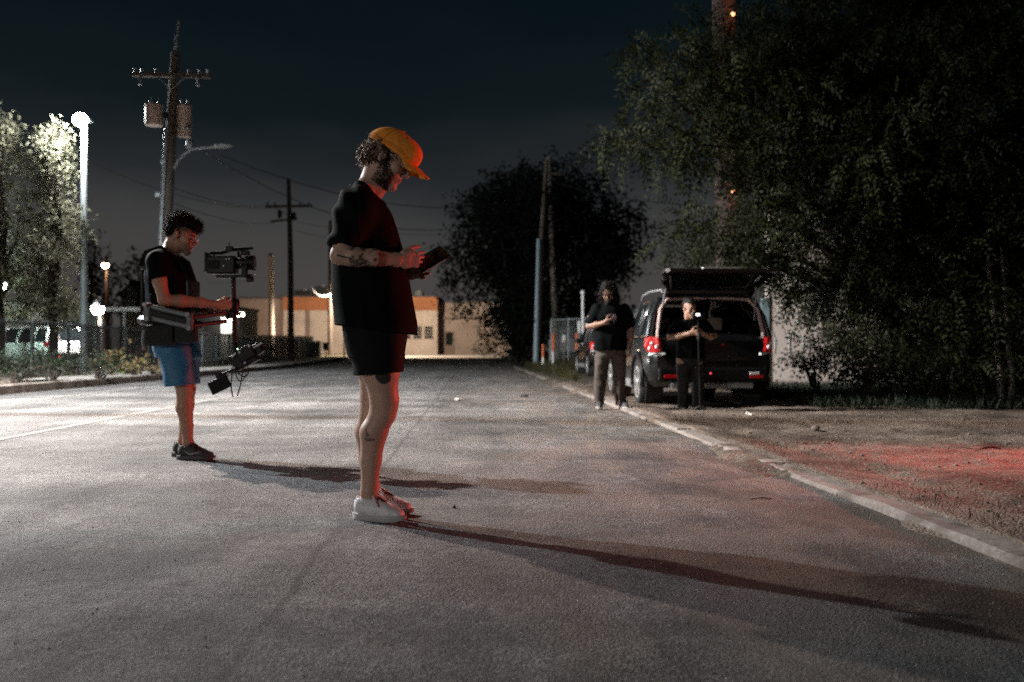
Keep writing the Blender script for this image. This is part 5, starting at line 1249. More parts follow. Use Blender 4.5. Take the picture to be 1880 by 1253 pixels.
def shoe(parent, heel, ang, L, m_up, m_sole, m_lace, z0=0.0, swoosh=None, lining=None, name='shoe'):
    r_ = L/.28; Mx = Matrix.Translation((heel[0], heel[1], z0)) @ Matrix.Rotation(R(ang), 4, 'Z')
    f = Field((-.03, -.08, -.01), (.33, .08, .15), .0042)
    f.chain([((.045*r_, 0, .062), .037), ((.12*r_, 0, .056), .037), ((.19*r_, 0, .04), .036), ((.235*r_, 0, .034), .029)], .02, (np.array([0, 1., 0]), 1.18))
    f.rc((.045*r_, 0, .085), (.055*r_, 0, .085), .033, .033, .02); f.rc((.10*r_, 0, .088), (.165*r_, 0, .06), .026, .026, .02, (np.array([0, 1., 0]), 1.15))
    f.ell((.058*r_, 0, .118), (.046, .027, .040), .006, None, 'sub'); f.plane_cut((0, 0, .018), (0, 0, -1))
    f.wrinkle(lambda P: .0018*(vnoise(P, 60, 4)-.5))
    up = f.build(name, m_up, parent)
    up.data.transform(Mx)
    out = []
    for i in range(40):
        t = 2*math.pi*i/40; c, s_ = math.cos(t), math.sin(t); x = .1375*r_ + .142*r_*np.sign(c)*abs(c)**.8; xx_ = x/(.28*r_)
        w = np.interp(xx_, [-.02, .1, .35, .7, .9, 1.02], [.034, .040, .038, .049, .043, .030]); out.append((x, w*np.sign(s_)*abs(s_)**.8))
    V = []; Fs = []; n = 40; lv = [(0.0, .95, 0), (.004, 1.0, 0), (.024, 1.0, 0), (.030, .955, 0)]
    for (z, sc_, _) in lv:
        for (x, y) in out: V.append(((x-.14*r_)*sc_ + .14*r_, y*sc_, z + (.012*max(0, (x/(.28*r_)-.8)/.2)**2 if z < .02 else .004*max(0, (x/(.28*r_)-.8)/.2))))
    for i in range(len(lv)-1):
        for kx in range(n): Fs.append((i*n+kx, i*n+(kx+1) % n, (i+1)*n+(kx+1) % n, (i+1)*n+kx))
    Fs.append(tuple(range(n-1, -1, -1))); Fs.append(tuple((len(lv)-1)*n+kx for kx in range(n)))
    so = MB().add(V, Fs); xform(so, lambda p: Mx @ p); so.build('sole', m_sole, up, smooth=True)
    tg = MB(); tg.tube([(.082*r_, 0, .112), (.10*r_, 0, .107), (.15*r_, 0, .084), (.195*r_, 0, .064)], [.012, .02, .019, .012], 8); xform(tg, lambda p: Mx @ p); tg.build('tongue', lining or m_up, up, smooth=True)
    lc = MB()
    for i in range(5):
        x = (.105 + .022*i)*r_; z = .113 - .0125*i
        lc.tube([(x-.004, -.03, z-.016), (x, -.012, z+.008), (x+.008, .012, z+.008), (x+.012, .03, z-.014)], .0042, 5)
    for s in (-1, 1): lc.tube([(.105*r_, 0, .118), (.112*r_, s*.024, .124), (.140*r_, s*.046, .092), (.155*r_, s*.047, .072), (.135*r_, s*.036, .100), (.106*r_, 0, .120)], .0038, 5)
    xform(lc, lambda p: Mx @ p); lc.build('lace', m_lace, up, smooth=True)
    ct = MB(); ct.tube([(.018*r_, 0, .108), (.024*r_, -.024, .100), (.050*r_, -.036, .088), (.080*r_, -.035, .094), (.105*r_, -.026, .110)], .0042, 6); ct.tube([(.018*r_, 0, .108), (.024*r_, .024, .100), (.050*r_, .036, .088), (.080*r_, .035, .094), (.105*r_, .026, .110)], .0042, 6)
    xform(ct, lambda p: Mx @ p); ct.build('collar_trim', m_up, up, smooth=True)
    ly = MB(); ly.tube([(x, y*1.008, .0315) for (x, y) in out], .0018, 5, False); xform(ly, lambda p: Mx @ p); ly.build('foxing', m_lace, up, smooth=True)
    if swoosh:
        sw = MB(); 
        for s in (-1, 1): sw.tube([(.07*r_, s*.0455, .072), (.10*r_, s*.046, .048), (.125*r_, s*.0465, .046), (.165*r_, s*.045, .058), (.19*r_, s*.041, .064)], [.002, .0055, .006, .004, .001], 6)
        xform(sw, lambda p: Mx @ p); sw.build('side_mark', swoosh, up, smooth=True)
    return up
def surface_strands(o, sel, n, length, curl, seg=7, seed=0, lift=.35, down=(0, 0, -.4)):
    V, N = verts_of(o); idx = np.where(sel(V))[0]; rng = np.random.default_rng(seed)
    if len(idx) == 0: return None
    pick = rng.choice(idx, n); P = V[pick].astype(float); Nn = N[pick].astype(float)
    d = Nn*lift + rng.normal(size=(n, 3))*.5 + np.array(down); d /= np.linalg.norm(d, axis=1, keepdims=True)
    A = np.cross(d, rng.normal(size=(n, 3))); A /= np.linalg.norm(A, axis=1, keepdims=True); B = np.cross(d, A)
    t = np.linspace(0, 1, seg); L = length*(.5 + rng.random(n)); ph = rng.random(n)*6.28; w = curl[1]*(.7+.6*rng.random(n))
    pts = P[:, None, :] - Nn[:, None, :]*.003 + d[:, None, :]*(t[None, :, None]*L[:, None, None])
    amp = (curl[0]*np.minimum(t*3, 1))[None, :, None]
    pts = pts + amp*(A[:, None, :]*np.cos(ph[:, None] + w[:, None]*t[None]*6.28)[..., None] + B[:, None, :]*np.sin(ph[:, None] + w[:, None]*t[None]*6.28)[..., None])
    return pts
M_BLACKC = mat('black_cotton', (.0028, .0036, .004), .8, spec=.05, bump=.35, bscale=500, bdist=.0008); M_SHORTB = mat('black_nylon', (.007, .0075, .0085), .7, spec=.06, bump=.2, bscale=300, bdist=.001)
M_SKIN = mat('skin', attr='col', rough=.5, spec=.35, bump=.12, bscale=260, bdist=.001); M_HAIRB = mat('brown_hair', (.19, .125, .085), .5, spec=.3); M_HAIRD = mat('dark_hair', (.010, .008, .007), .6, spec=.15)
M_SHOEW = mat('white_leather', (.62, .63, .65), .5, bump=.1, bscale=90); M_SOLEW = mat('off_white_rubber', (.36, .365, .36), .6); M_LACEW = mat('white_lace', (.6, .6, .6), .8)
M_SHOED = mat('charcoal_mesh', (.035, .036, .038), .7, bump=.3, bscale=200); M_SOLED = mat('dark_sole', (.05, .045, .045), .6); M_SHOEG = mat('grey_mark', (.35, .32, .31), .5)
M_CAPO = mat('orange_cap_cloth', (.80, .27, .025), .85, noise=.12, nscale=60, bump=.35, bscale=420, bdist=.001); M_STITCH = mat('cap_stitch', (.30, .09, .012), .9); M_LOGO = mat('cap_mark', (.015, .012, .012), .8)
M_SCREEN = mat('screen_off', (.01, .01, .012), .1)

# ---------------- front person: orange cap, black shirt, looking down at a handheld device
px0, py0 = -.62, 4.70
man = empty('person', (px0, py0, road_z(px0, py0)), 0, 'person in an orange cap and black clothes looking down at a handheld device', 'person', 'film crew on the street')
hx = HeadX((.025, 0, 1.700), 31, 0, 0, 1.03)
F = Field((-.34, -.36, 0.03), (.36, .34, 1.86), .0042)
add_head(F, hx)
F.chain([((-.085, 0, 1.49), .072), ((-.035, 0, 1.58), .060), (hx.p((-.03, 0, -.02)), .060)], .03)
for s in (-1, 1): F.rc((-.075, s*.05, 1.545), (-.09, s*.165, 1.475), .045, .05, .03)
F.stack([(.86, -.02, 0, .13, .17), (1.0, -.035, 0, .12, .155), (1.2, -.06, 0, .125, .165), (1.38, -.075, 0, .12, .18), (1.48, -.085, 0, .09, .16)], .04)
# right arm (near the camera), forearm level
F.chain([((-.09, -.185, 1.465), .055), ((-.125, -.245, 1.32), .046), ((-.150, -.266, 1.216), .039)], .02)
F.chain([((-.150, -.266, 1.212), .038), ((-.085, -.264, 1.210), .043), ((.0, -.245, 1.206), .038), ((.098, -.190, 1.203), .027)], .018)
hR, tipsR = add_hand(F, (.110, -.182, 1.203), (1, .62, .06), (0.05, -.15, 1), (-.3, 1, .1), (.55, .75, .85, .95), 1.06, (.75, .55, .25), .2)
# left arm
F.chain([((-.085, .185, 1.465), .055), ((-.10, .24, 1.30), .046), ((-.10, .245, 1.20), .041)], .02)
F.chain([((-.10, .245, 1.20), .041), ((-.02, .21, 1.188), .043), ((.10, .12, 1.172), .027)], .018)
hL, tipsL = add_hand(F, (.11, .115, 1.172), (1, -.42, -.02), (.1, -.1, 1), (-.2, -1, .25), (.35, .45, .5, .55), 1.06, (.6, .6, .3), .3)
# legs
F.chain([((-.02, -.095, .88), .098), ((.012, -.098, .70), .086), ((.028, -.092, .565), .064), ((.022, -.088, .50), .058), ((-.022, -.08, .41), .061), ((-.036, -.068, .28), .047), ((-.046, -.05, .13), .038), ((-.05, -.046, .07), .036)], .02)
F.rc((.045, -.092, .55), (.048, -.09, .53), .045, .04, .02); F.ell((-.062, -.055, .06), (.03, .028, .04), .015)
F.chain([((-.03, .095, .88), .096), ((-.04, .10, .70), .080), ((-.05, .105, .56), .060), ((-.057, .11, .50), .055), ((-.078, .115, .40), .058), ((-.075, .12, .27), .044), ((-.06, .128, .13), .037), ((-.058, .13, .07), .036)], .02)
F.rc((-.03, .105, .55), (-.03, .105, .53), .042, .04, .02)
body = F.build('body', M_SKIN, man)
V, N = verts_of(body); V = V.astype(float)
C = skin_colors(V, hx, (.40, .255, .195), (.33, .13, .115), (.03, .02, .016))
q = hx.inv(V)
# beard growth, tattoos (ink in the skin)
bd = (q[:, 0] > .0) & (q[:, 0] < .085) & (q[:, 2] < -.030 - .035*np.clip((q[:, 0]-.05)/.05, 0, 1)) & (q[:, 2] > -.125) & (np.abs(q[:, 1]) > -1)
C[bd] = C[bd]*.6 + np.array([.03, .02, .016])*.4
arm = (V[:, 1] < -.19) & (V[:, 2] > 1.16) & (V[:, 2] < 1.30) & (V[:, 0] > -.14) & (V[:, 0] < .085)
w1 = fbm(V + .03*np.stack([fbm(V, 40, 2, 7)]*3, -1), 46, 3, 31); ink = sstep(.42, .50, w1)*sstep(-.125, -.085, V[:, 0])*(1-sstep(.04, .08, V[:, 0]))
dark = np.array([.030, .027, .027]); C = np.where(arm[:, None], C*(1-.85*ink[:, None]) + dark*.85*ink[:, None], C)
el = (V[:, 1] < -.2) & (np.abs(V[:, 2]-1.208 + .25*(V[:, 0]+.135)) < .004) & (V[:, 0] > -.155) & (V[:, 0] < -.085); C[el] = dark
# sail-like mark on the near calf, dark blob above the near knee
sx, sz = V[:, 0], V[:, 2]; near = V[:, 1] < -.085
def tri(x, z, x0, z0, x1, z1, x2, z2):
    def e(ax, az, bx_, bz): return (bx_-ax)*(z-az) - (bz-az)*(x-ax)
    a, b, c = e(x0, z0, x1, z1), e(x1, z1, x2, z2), e(x2, z2, x0, z0); return ((a >= 0) & (b >= 0) & (c >= 0)) | ((a <= 0) & (b <= 0) & (c <= 0))
mk = near & (tri(sx, sz, -.052, .395, -.030, .398, -.049, .436) | tri(sx, sz, -.028, .398, -.02, .398, -.040, .428) | ((np.abs(sz-.386+.1*(sx+.035)) < .0045) & (sx > -.060) & (sx < -.008)) | ((np.abs(sz-.379) < .003) & (sx > -.05) & (sx < -.02)))
C[mk] = C[mk]*.25 + dark*.75
bl = (V[:, 1] < -.10) & (((sx-.035)/.035)**2 + ((sz-.672)/.032)**2 < 1 + .5*(vnoise(V, 60, 3)-.5)); C[bl] = dark
C[V[:, 2] < .105] = (.5, .5, .5)
set_col(body, C)
# socks
for (x, y) in ((-.05, -.046), (-.058, .13)): MB().lathe([(.0385, .055), (.0405, .075), (.0405, .10), (.0395, .108)], (x, y, 0), n=18).build('sock', mat('white_sock', (.6, .6, .6), .9), man, smooth=True)
# eyes, beard, hair
for s in (-1, 1): MB().ball(hx.p((.0865, s*.031, .006)), .0118, 12).build('eye', mat('eye_white', (.5, .45, .42), .2), man, smooth=True)
for s in (-1, 1): MB().tube([hx.p((.0975, s*.044, .008)), hx.p((.1005, s*.031, .0105)), hx.p((.0985, s*.019, .008))], [.003, .0042, .003], 6).build('eyelid', mat('eyelid_skin', (.33, .20, .15), .5), man, smooth=True)
def sel_beard(Vv): q = hx.inv(Vv.astype(float)); return (q[:, 0] > .002) & (q[:, 0] < .078) & (q[:, 2] < -.028 - .03*np.clip((q[:, 0]-.04)/.05, 0, 1)) & (q[:, 2] > -.125) & (np.abs(q[:, 1]) > .012*(q[:, 0] > .085))
P = surface_strands(body, sel_beard, 2000, .011, (.0022, 1.6), 5, 3, .5, (-.1, 0, -.5)); strands('beard', P, .0009, .0004, M_HAIRD, man)
def sel_side(Vv): q = hx.inv(Vv.astype(float)); return (q[:, 0] > .0) & (q[:, 0] < .045) & (np.abs(q[:, 1]) > .045) & (q[:, 2] > -.05) & (q[:, 2] < .06)
P = surface_strands(body, sel_side, 900, .016, (.002, 1.4), 5, 5, .3, (-.2, 0, -.5)); strands('sideburn', P, .0012, .0006, M_HAIRD, man)
F = Field(hx.H - .2, hx.H + .2, .005)
e = lambda c, r, kk=.02: F.ell(hx.p(c), np.array(r)*hx.sc, kk, hx.M)
e((-.068, 0, .005), (.042, .070, .055), .03); e((-.074, 0, -.03), (.034, .058, .036), .03); e((-.035, .065, -.0), (.04, .022, .05), .02); e((-.04, -.066, .012), (.042, .02, .042), .02); e((-.06, 0, .05), (.04, .06, .03), .02)
F.wrinkle(lambda P: .014*(vnoise(P, 60, 2)-.5) + .01*(vnoise(P, 120, 5)-.5))
hair = F.build('hair', M_HAIRB, man)
P = surface_strands(hair, lambda Vv: (hx.inv(Vv.astype(float))[:, 0] < .0) & (hx.inv(Vv.astype(float))[:, 2] < .055), 900, .034, (.006, 1.1), 12, 8, .35, (-.1, 0, -.8)); strands('curl', P, .0034, .0012, M_HAIRB, hair)
# cap: crown, brim, seams, strap
F = Field(hx.H - .26, hx.H + .26, .0042)
F.ell(hx.p((.008, 0, .045)), np.array((.129, .090, .099))*hx.sc, .01, hx.M); F.ell(hx.p((.085, 0, .075)), np.array((.055, .065, .05))*hx.sc, .03, hx.M)
F.ell(hx.p((.008, 0, .038)), np.array((.120, .082, .091))*hx.sc, .004, hx.M, 'sub')
pc_ = hx.p((.0, 0, .036)); F.plane_cut(pc_, hx.M @ np.array([-.03, 0, -1.0]))
F.wrinkle(lambda P: .003*(vnoise(P, 45, 7)-.5))
cap = F.build('cap', M_CAPO, man)
V = []; Fs = []; nb_, nr = 25, 8
for j in range(nr):
    t = j/(nr-1)
    for i in range(nb_):
        a = -1.22 + 2.44*i/(nb_-1); rr0 = (.108*math.cos(a) + .024, .083*math.sin(a)); ext = .088*max(0., math.cos(a*.95))**.5
        x = rr0[0] + ext*t*(math.cos(a*.35)); y = rr0[1]*(1 - .02*t) + .0*t; z = .043 - .020*t - .030*(y/.09)**2*t
        V.append(hx.p((x, y, z)))
n0 = len(V); V += [np.array(p) - hx.M @ np.array([0, 0, .0035]) for p in V]
for j in range(nr-1):
    for i in range(nb_-1): k = j*nb_+i; Fs += [(k, k+1, k+nb_+1, k+nb_), (n0+k+nb_, n0+k+nb_+1, n0+k+1, n0+k)]
for i in range(nb_-1): k = (nr-1)*nb_+i; Fs += [(k, k+1, n0+k+1, n0+k), (i, n0+i, n0+i+1, i+1)]
for j in range(nr-1): k = j*nb_; Fs += [(k, k+nb_, n0+k+nb_, n0+k), (k+nb_-1, n0+k+nb_-1, n0+k+2*nb_-1, k+2*nb_-1)]
MB().add(V, Fs).build('brim', M_CAPO, cap, smooth=True)
def crown_pt(az, el_):      # on the crown, az 0 = front
    d = np.array([math.cos(el_)*math.cos(az), math.cos(el_)*math.sin(az), math.sin(el_)]); return hx.p(np.array((.008, 0, .045)) + d*np.array((.1300, .0910, .0998)))
for az in (1.05, -1.05, 1.95, -1.95, 2.9, -2.9): MB().tube([crown_pt(az, .0 + 1.5*i/10) for i in range(11)], .0011, 5).build('seam', M_STITCH, cap, smooth=True)
for el_ in (.04,): MB().tube([crown_pt(-math.pi + 2*math.pi*i/48, el_) for i in range(49)], .0012, 5, False).build('seam', M_STITCH, cap, smooth=True)
for k in range(3): MB().tube([crown_pt(-math.pi*.95 + math.pi*.62*i/16, .10 + .05*k) for i in range(17)], .0009, 5).build('seam', M_STITCH, cap, smooth=True)
lg = MB(); base_u = np.array([0, 0, 1.0])
def front_pt(yy_, zz_): return hx.p((.1405 - 1.9*yy_*yy_, yy_, zz_))
zq = .066
for pts in ([(-.030, .0), (-.026, .008), (-.020, .001), (-.016, .008)], [(-.010, .002), (-.004, .008), (.002, .004), (-.002, .0), (-.008, .002)], [(.008, .009), (.008, .0), (.014, .001)], [(.019, .0), (.023, .008), (.029, .0)]):
    lg.tube([front_pt(a, zq + b) for a, b in pts], .0016, 5)
lg.build('lettering', M_LOGO, cap, smooth=True)
MB().ball(crown_pt(0, 1.57), .006, 8).build('button', M_CAPO, cap, smooth=True)
# glasses edge
MB().tube([hx.p((.118, -.045, .012)), hx.p((.124, -.02, .014)), hx.p((.122, 0, .012)), hx.p((.124, .02, .014)), hx.p((.118, .045, .012))], .0013, 5).build('spectacles', M_GALV, man) if False else None
# necklace
MB().tube([(-.120, -.045, 1.555), (-.085, -.070, 1.528), (-.035, -.068, 1.505), (.0, -.045, 1.492), (.018, 0, 1.487), (.0, .045, 1.492), (-.04, .068, 1.508)], .0016, 5).build('necklace', mat('chain_metal', (.35, .25, .14), .35, .8), man, smooth=True)
# T-shirt
F = Field((-.36, -.40, .80), (.30, .40, 1.60), .0052)
F.stack([(.83, -.022, 0, .192, .235), (.92, -.020, 0, .192, .235), (1.05, -.040, 0, .186, .215), (1.15, -.050, 0, .178, .205), (1.25, -.060, 0, .168, .200), (1.36, -.072, 0, .150, .208), (1.44, -.080, 0, .128, .20), (1.50, -.085, 0, .095, .14)], .03, 2.3)
for s in (-1, 1): F.rc((-.085, s*.09, 1.518), (-.092, s*.19, 1.446), .056, .070, .07)
F.rc((-.092, -.185, 1.435), (-.128, -.246, 1.275), .070, .076, .06); F.rc((-.085, .185, 1.455), (-.095, .245, 1.26), .080, .082, .035)
F.wrinkle(fabric_wrinkle(.0065, (7, 7, 3.2), 4)); F.wrinkle(lambda P: .010*np.exp(-((P[:, 0]+.135-.16*(1.2-P[:, 2]))/.022)**2)*(P[:, 2] < 1.22) - .008*np.exp(-((P[:, 0]+.085-.14*(1.2-P[:, 2]))/.02)**2)*(P[:, 2] < 1.18) + .006*np.sin((P[:, 0]*.9+P[:, 2]*.55)*70)*sstep(1.2, 1.35, P[:, 2])*(P[:, 0] < -.06))
F.plane_cut((-.022, 0, .887), (-.125, 0, -1))                                  # hem, lower at the back
F.plane_cut((-.13, -.25, 1.250), (-.16, -.1, -1), (-.36, -.40, 1.05), (-.03, -.19, 1.30))       # right sleeve opening
F.ell((-.022, 0, .86), (.176, .219, .085), .01, None, 'sub')
F.rc((-.095, 0, 1.47), (-.03, 0, 1.60), .070, .080, .006, None, 'sub'); F.rc((-.13, -.252, 1.245), (-.14, -.26, 1.19), .064, .066, .004, None, 'sub')
shirt = F.build('shirt', M_BLACKC, man)
ring = []
for i in range(33):
    a = 2*math.pi*i/32; ring.append((-.062 + .082*math.cos(a) , .080*math.sin(a), 1.525 - .045*math.cos(a)))
MB().tube(ring, .0075, 8, False).build('collar', M_BLACKC, shirt, smooth=True)
# shorts
F = Field((-.26, -.30, .60), (.26, .30, 1.0), .0052)
F.stack([(.78, -.022, 0, .128, .17), (.88, -.022, 0, .142, .195), (.97, -.025, 0, .14, .19)], .06)
F.stack([(.60, .008, -.098, .104, .106), (.72, .002, -.10, .114, .112), (.80, -.008, -.098, .126, .114), (.92, -.02, -.085, .136, .11)], .05); F.stack([(.60, -.046, .10, .092, .104), (.72, -.044, .10, .104, .108), (.80, -.036, .098, .118, .112), (.92, -.028, .085, .13, .11)], .05)
F.wrinkle(fabric_wrinkle(.009, (9, 9, 5), 9)); F.plane_cut((.0, 0, .683), (.08, 0, -1))
F.ell((.008, -.098, .672), (.098, .098, .06), .008, None, 'sub'); F.ell((-.046, .10, .672), (.092, .096, .06), .008, None, 'sub')
sh = F.build('shorts', M_SHORTB, man); MB().tube([(-.108, -.165, .878), (-.105, -.172, .862), (-.109, -.17, .845)], .003, 5).build('tag', M_LACEW, sh)
# shoes
M_TONG = mat('dark_tongue', (.04, .035, .035), .8)
for hl, an in (((-.122, -.018), -20), ((-.118, .150), -11)): shoe(man, hl, an, .272, M_SHOEW, M_SOLEW, M_LACEW, 0.0, None, M_TONG)
# handheld device
dev = empty('handheld_device', (px0 + .238, py0 - .010, man.location.z + 1.222), 0, 'dark handheld device held in both hands of the cap wearer', 'device')
a = nrm((.80, .28, .50)); b = np.array((.50, -.62, -.55)); b = nrm(b - a*np.dot(a, b)); nn = np.cross(a, b); nn = nn if nn[2] > 0 else -nn
Md = Matrix.Identity(4)
for i in range(3): Md[i][0], Md[i][1], Md[i][2] = a[i], b[i], nn[i]
MB().box((-.078, -.050, -.009), (.082, .050, .007), Md, .008).build('case', M_PLAST, dev, smooth=True); MB().box((-.070, -.042, .0072), (.074, .042, .0082), Md).build('screen', M_SCREEN, dev)
MB().box((-.083+.006, .051, -.004), (.05, .054, .002), Md).build('edge_trim', M_GALV, dev); MB().lathe([(.011, -.0125), (.011, -.0092)], (0, 0, 0), 'z', 14, Md @ Matrix.Translation((.055, .025, 0))).build('camera_ring', M_GALV, dev)

# ---------------- camera operator at left
qx, qy = -2.342, 7.28
op = empty('person', (qx, qy, road_z(qx, qy)), 0, 'person in blue shorts and glasses wearing a harness and steering a camera rig', 'person', 'film crew on the street')
hx2 = HeadX((-.085, 0, 1.628), 20, 0, 0, 1.03)
F = Field((-.40, -.36, .03), (.44, .34, 1.80), .006)
add_head(F, hx2)
F.chain([((-.19, 0, 1.46), .07), ((-.15, 0, 1.54), .056), (hx2.p((-.03, 0, -.03)), .057)], .03)
for s in (-1, 1): F.rc((-.17, s*.05, 1.50), (-.19, s*.17, 1.44), .042, .05, .03)
F.stack([(.90, -.13, 0, .12, .16), (1.1, -.15, 0, .12, .15), (1.34, -.17, 0, .12, .18), (1.44, -.19, 0, .09, .16)], .04)
F.chain([((-.19, -.185, 1.43), .055), ((-.16, -.215, 1.28), .048), ((-.125, -.22, 1.145), .041), ((-.02, -.19, 1.14), .045), ((.10, -.14, 1.132), .036), ((.205, -.10, 1.118), .027)], .02)
add_hand(F, (.215, -.095, 1.118), (1, .30, .0), (.1, 0, 1), (-.2, 1, 0), (.9, 1.0, 1.05, 1.1), 1.04, (.6, .5, .6), .4)
F.chain([((-.19, .185, 1.43), .055), ((-.14, .215, 1.27), .048), ((-.09, .21, 1.13), .041), ((.05, .13, 1.10), .040), ((.19, .035, 1.075), .027)], .02)
add_hand(F, (.20, .03, 1.072), (1, -.30, .0), (.1, 0, 1), (-.2, -1, 0), (.9, 1.0, 1.05, 1.1), 1.04, (.6, .5, .6), .4)
F.chain([((-.11, -.09, .88), .09), ((-.05, -.088, .62), .074), ((-.018, -.085, .50), .060), ((-.024, -.082, .38), .060), ((-.008, -.08, .24), .044), ((.002, -.078, .12), .036), ((.0, -.078, .06), .036)], .02)
F.chain([((-.12, .09, .88), .09), ((-.07, .10, .62), .072), ((-.065, .105, .50), .058), ((-.075, .11, .38), .056), ((-.085, .12, .24), .042), ((-.10, .125, .12), .036), ((-.105, .125, .06), .036)], .02)
body2 = F.build('body', M_SKIN, op); V, N = verts_of(body2); V = V.astype(float); C = skin_colors(V, hx2, (.30, .165, .11), (.25, .10, .08), (.02, .015, .012)); q = hx2.inv(V)
bd = (q[:, 0] > .03) & (q[:, 2] < -.075) & (q[:, 2] > -.125); C[bd] = C[bd]*.6 + .015; set_col(body2, C)
F = Field(hx2.H - .22, hx2.H + .24, .006)
e = lambda c, r, kk=.02: F.ell(hx2.p(c), np.array(r), kk, hx2.M)
e((-.015, 0, .082), (.105, .083, .078)); e((-.065, 0, .03), (.052, .075, .075)); e((.065, 0, .10), (.045, .065, .04), .03); e((.085, 0, .092), (.034, .055, .03), .02)
F.wrinkle(lambda P: .024*(vnoise(P, 42, 2)-.5) + .014*(vnoise(P, 95, 5)-.5)); hair2 = F.build('hair', M_HAIRD, op)
P = surface_strands(hair2, lambda Vv: hx2.inv(Vv.astype(float))[:, 2] > -.02, 2600, .026, (.005, 1.6), 8, 4, .9, (0, 0, .05)); strands('curl', P, .0013, .0007, M_HAIRD, hair2)
gl = MB()
for s in (-1, 1): gl.tube([hx2.p((.113, s*.034 + .021*math.cos(t), .002 + .017*math.sin(t))) for t in np.linspace(0, 2*math.pi, 15)], .0016, 5, False); gl.tube([hx2.p((.112, s*.055, .006)), hx2.p((.05, s*.076, .012)), hx2.p((-.005, s*.082, .014))], .0015, 5)
gl.tube([hx2.p((.113, -.013, .004)), hx2.p((.117, 0, .008)), hx2.p((.113, .013, .004))], .0016, 5); spc = gl.build('spectacles', M_CHROME, op, smooth=True)
for s in (-1, 1): MB().lathe([(.019, 0), (.019, .001)], (0, 0, 0), 'x', 16, Matrix.Translation(hx2.p((.1125, s*.034, .002))) @ Matrix(hx2.M.tolist()).to_4x4()).build('lens', mat('clear_lens', (.8, .8, .8), .03, spec=.8, trans=.9), spc)
F = Field((-.42, -.36, .88), (.10, .36, 1.58), .0065)
F.stack([(.90, -.145, 0, .160, .205), (1.05, -.150, 0, .168, .205), (1.15, -.153, 0, .170, .205), (1.34, -.170, 0, .160, .21), (1.42, -.182, 0, .128, .19), (1.485, -.19, 0, .09, .13)], .03)
for s in (-1, 1): F.rc((-.18, s*.09, 1.475), (-.19, s*.18, 1.43), .052, .068, .05)
F.rc((-.19, -.19, 1.42), (-.163, -.216, 1.285), .074, .07, .03); F.rc((-.19, .19, 1.42), (-.143, .216, 1.275), .074, .07, .03)
F.wrinkle(fabric_wrinkle(.011, (9, 9, 5), 14)); F.plane_cut((-.16, -.216, 1.30), (.25, 0, -1), (-.30, -.36, 1.20), (-.0, -.19, 1.36)); F.rc((-.185, 0, 1.43), (-.12, 0, 1.57), .064, .076, .006, None, 'sub')
shirt2 = F.build('shirt', M_BLACKC, op)
F = Field((-.34, -.30, .46), (.16, .30, 1.0), .0065)
F.stack([(.74, -.095, 0, .155, .20), (.86, -.12, 0, .155, .20), (.97, -.14, 0, .15, .185)], .03); F.stack([(.48, -.035, -.088, .112, .112), (.62, -.055, -.09, .118, .115), (.82, -.10, -.085, .13, .115)], .02); F.stack([(.48, -.09, .10, .112, .112), (.62, -.095, .10, .118, .115), (.82, -.115, .085, .13, .115)], .02)
F.wrinkle(fabric_wrinkle(.012, (8, 8, 4), 24)); F.plane_cut((-.06, 0, .535), (.10, 0, -1)); F.ell((-.035, -.088, .525), (.1, .1, .05), .01, None, 'sub'); F.ell((-.09, .10, .525), (.1, .1, .05), .01, None, 'sub')
F.build('shorts', mat('blue_nylon', (.002, .10, .21), .55, bump=.2, bscale=200, bdist=.002), op)
shoe(op, (-.075, -.085), -4, .285, M_SHOED, M_SOLED, M_SHOED, 0, M_SHOEG); shoe(op, (-.185, .125), -2, .285, M_SHOED, M_SOLED, M_SHOED, 0, M_SHOEG)
# harness worn on the body
vest = MB(); vest.box((-.348, -.09, 1.06), (-.318, .09, 1.38), None, .02); vest.box((-.02, -.11, 1.02), (.03, .11, 1.30), None, .02)
ve = vest.build('harness', M_PLAST, op, smooth=True)
for s in (-1, 1):
    MB().tube([(-.345, s*.09, 1.40), (-.30, s*.10, 1.50), (-.19, s*.11, 1.535), (-.06, s*.10, 1.44), (.0, s*.09, 1.28)], .016, 6).build('strap', M_PLAST, ve, smooth=True)
    MB().tube([(-.15, s*.225, 1.0), (-.15, s*.225, 1.02)], .012, 6).build('buckle', M_GALV, ve)
belt = [(-.15 + .195*math.cos(t), .225*math.sin(t), .99 - .02*math.cos(t)) for t in np.linspace(0, 2*math.pi, 25)]
MB().tube(belt, .038, 8, False).build('belt', M_PLAST, ve, smooth=True)
MB().box((-.24, -.290, .82), (-.04, -.215, .97), None, .025).build('pouch', mat('black_nylon_bag', (.006, .006, .0065), .85), ve); MB().box((-.035, -.285, .845), (.12, -.215, .965), None, .02).build('pouch', mat('black_nylon_bag', (.006, .006, .0065), .85), ve)
MB().tube([(-.25, -.27, .93), (-.26, -.275, .86), (-.252, -.272, .79)], .009, 6).build('dangling_clip', M_GALV, ve)
# camera rig with spring arm, post, camera, sled
rig = empty('camera_rig', (qx + .318, qy - .03, op.location.z), 0, 'stabilised film camera rig on a vertical post held by the person in blue shorts', 'camera rig')
def rb(lo, hi, b=.008, M=None): return MB().box(lo, hi, M, b)
MB().tube([(.012, 0, .70), (-.006, 0, 1.315)], .017, 14).build('post', M_PLAST, rig, smooth=True)
M_ARM = mat('grey_arm', (.10, .11, .118), .5, .2, noise=.1)
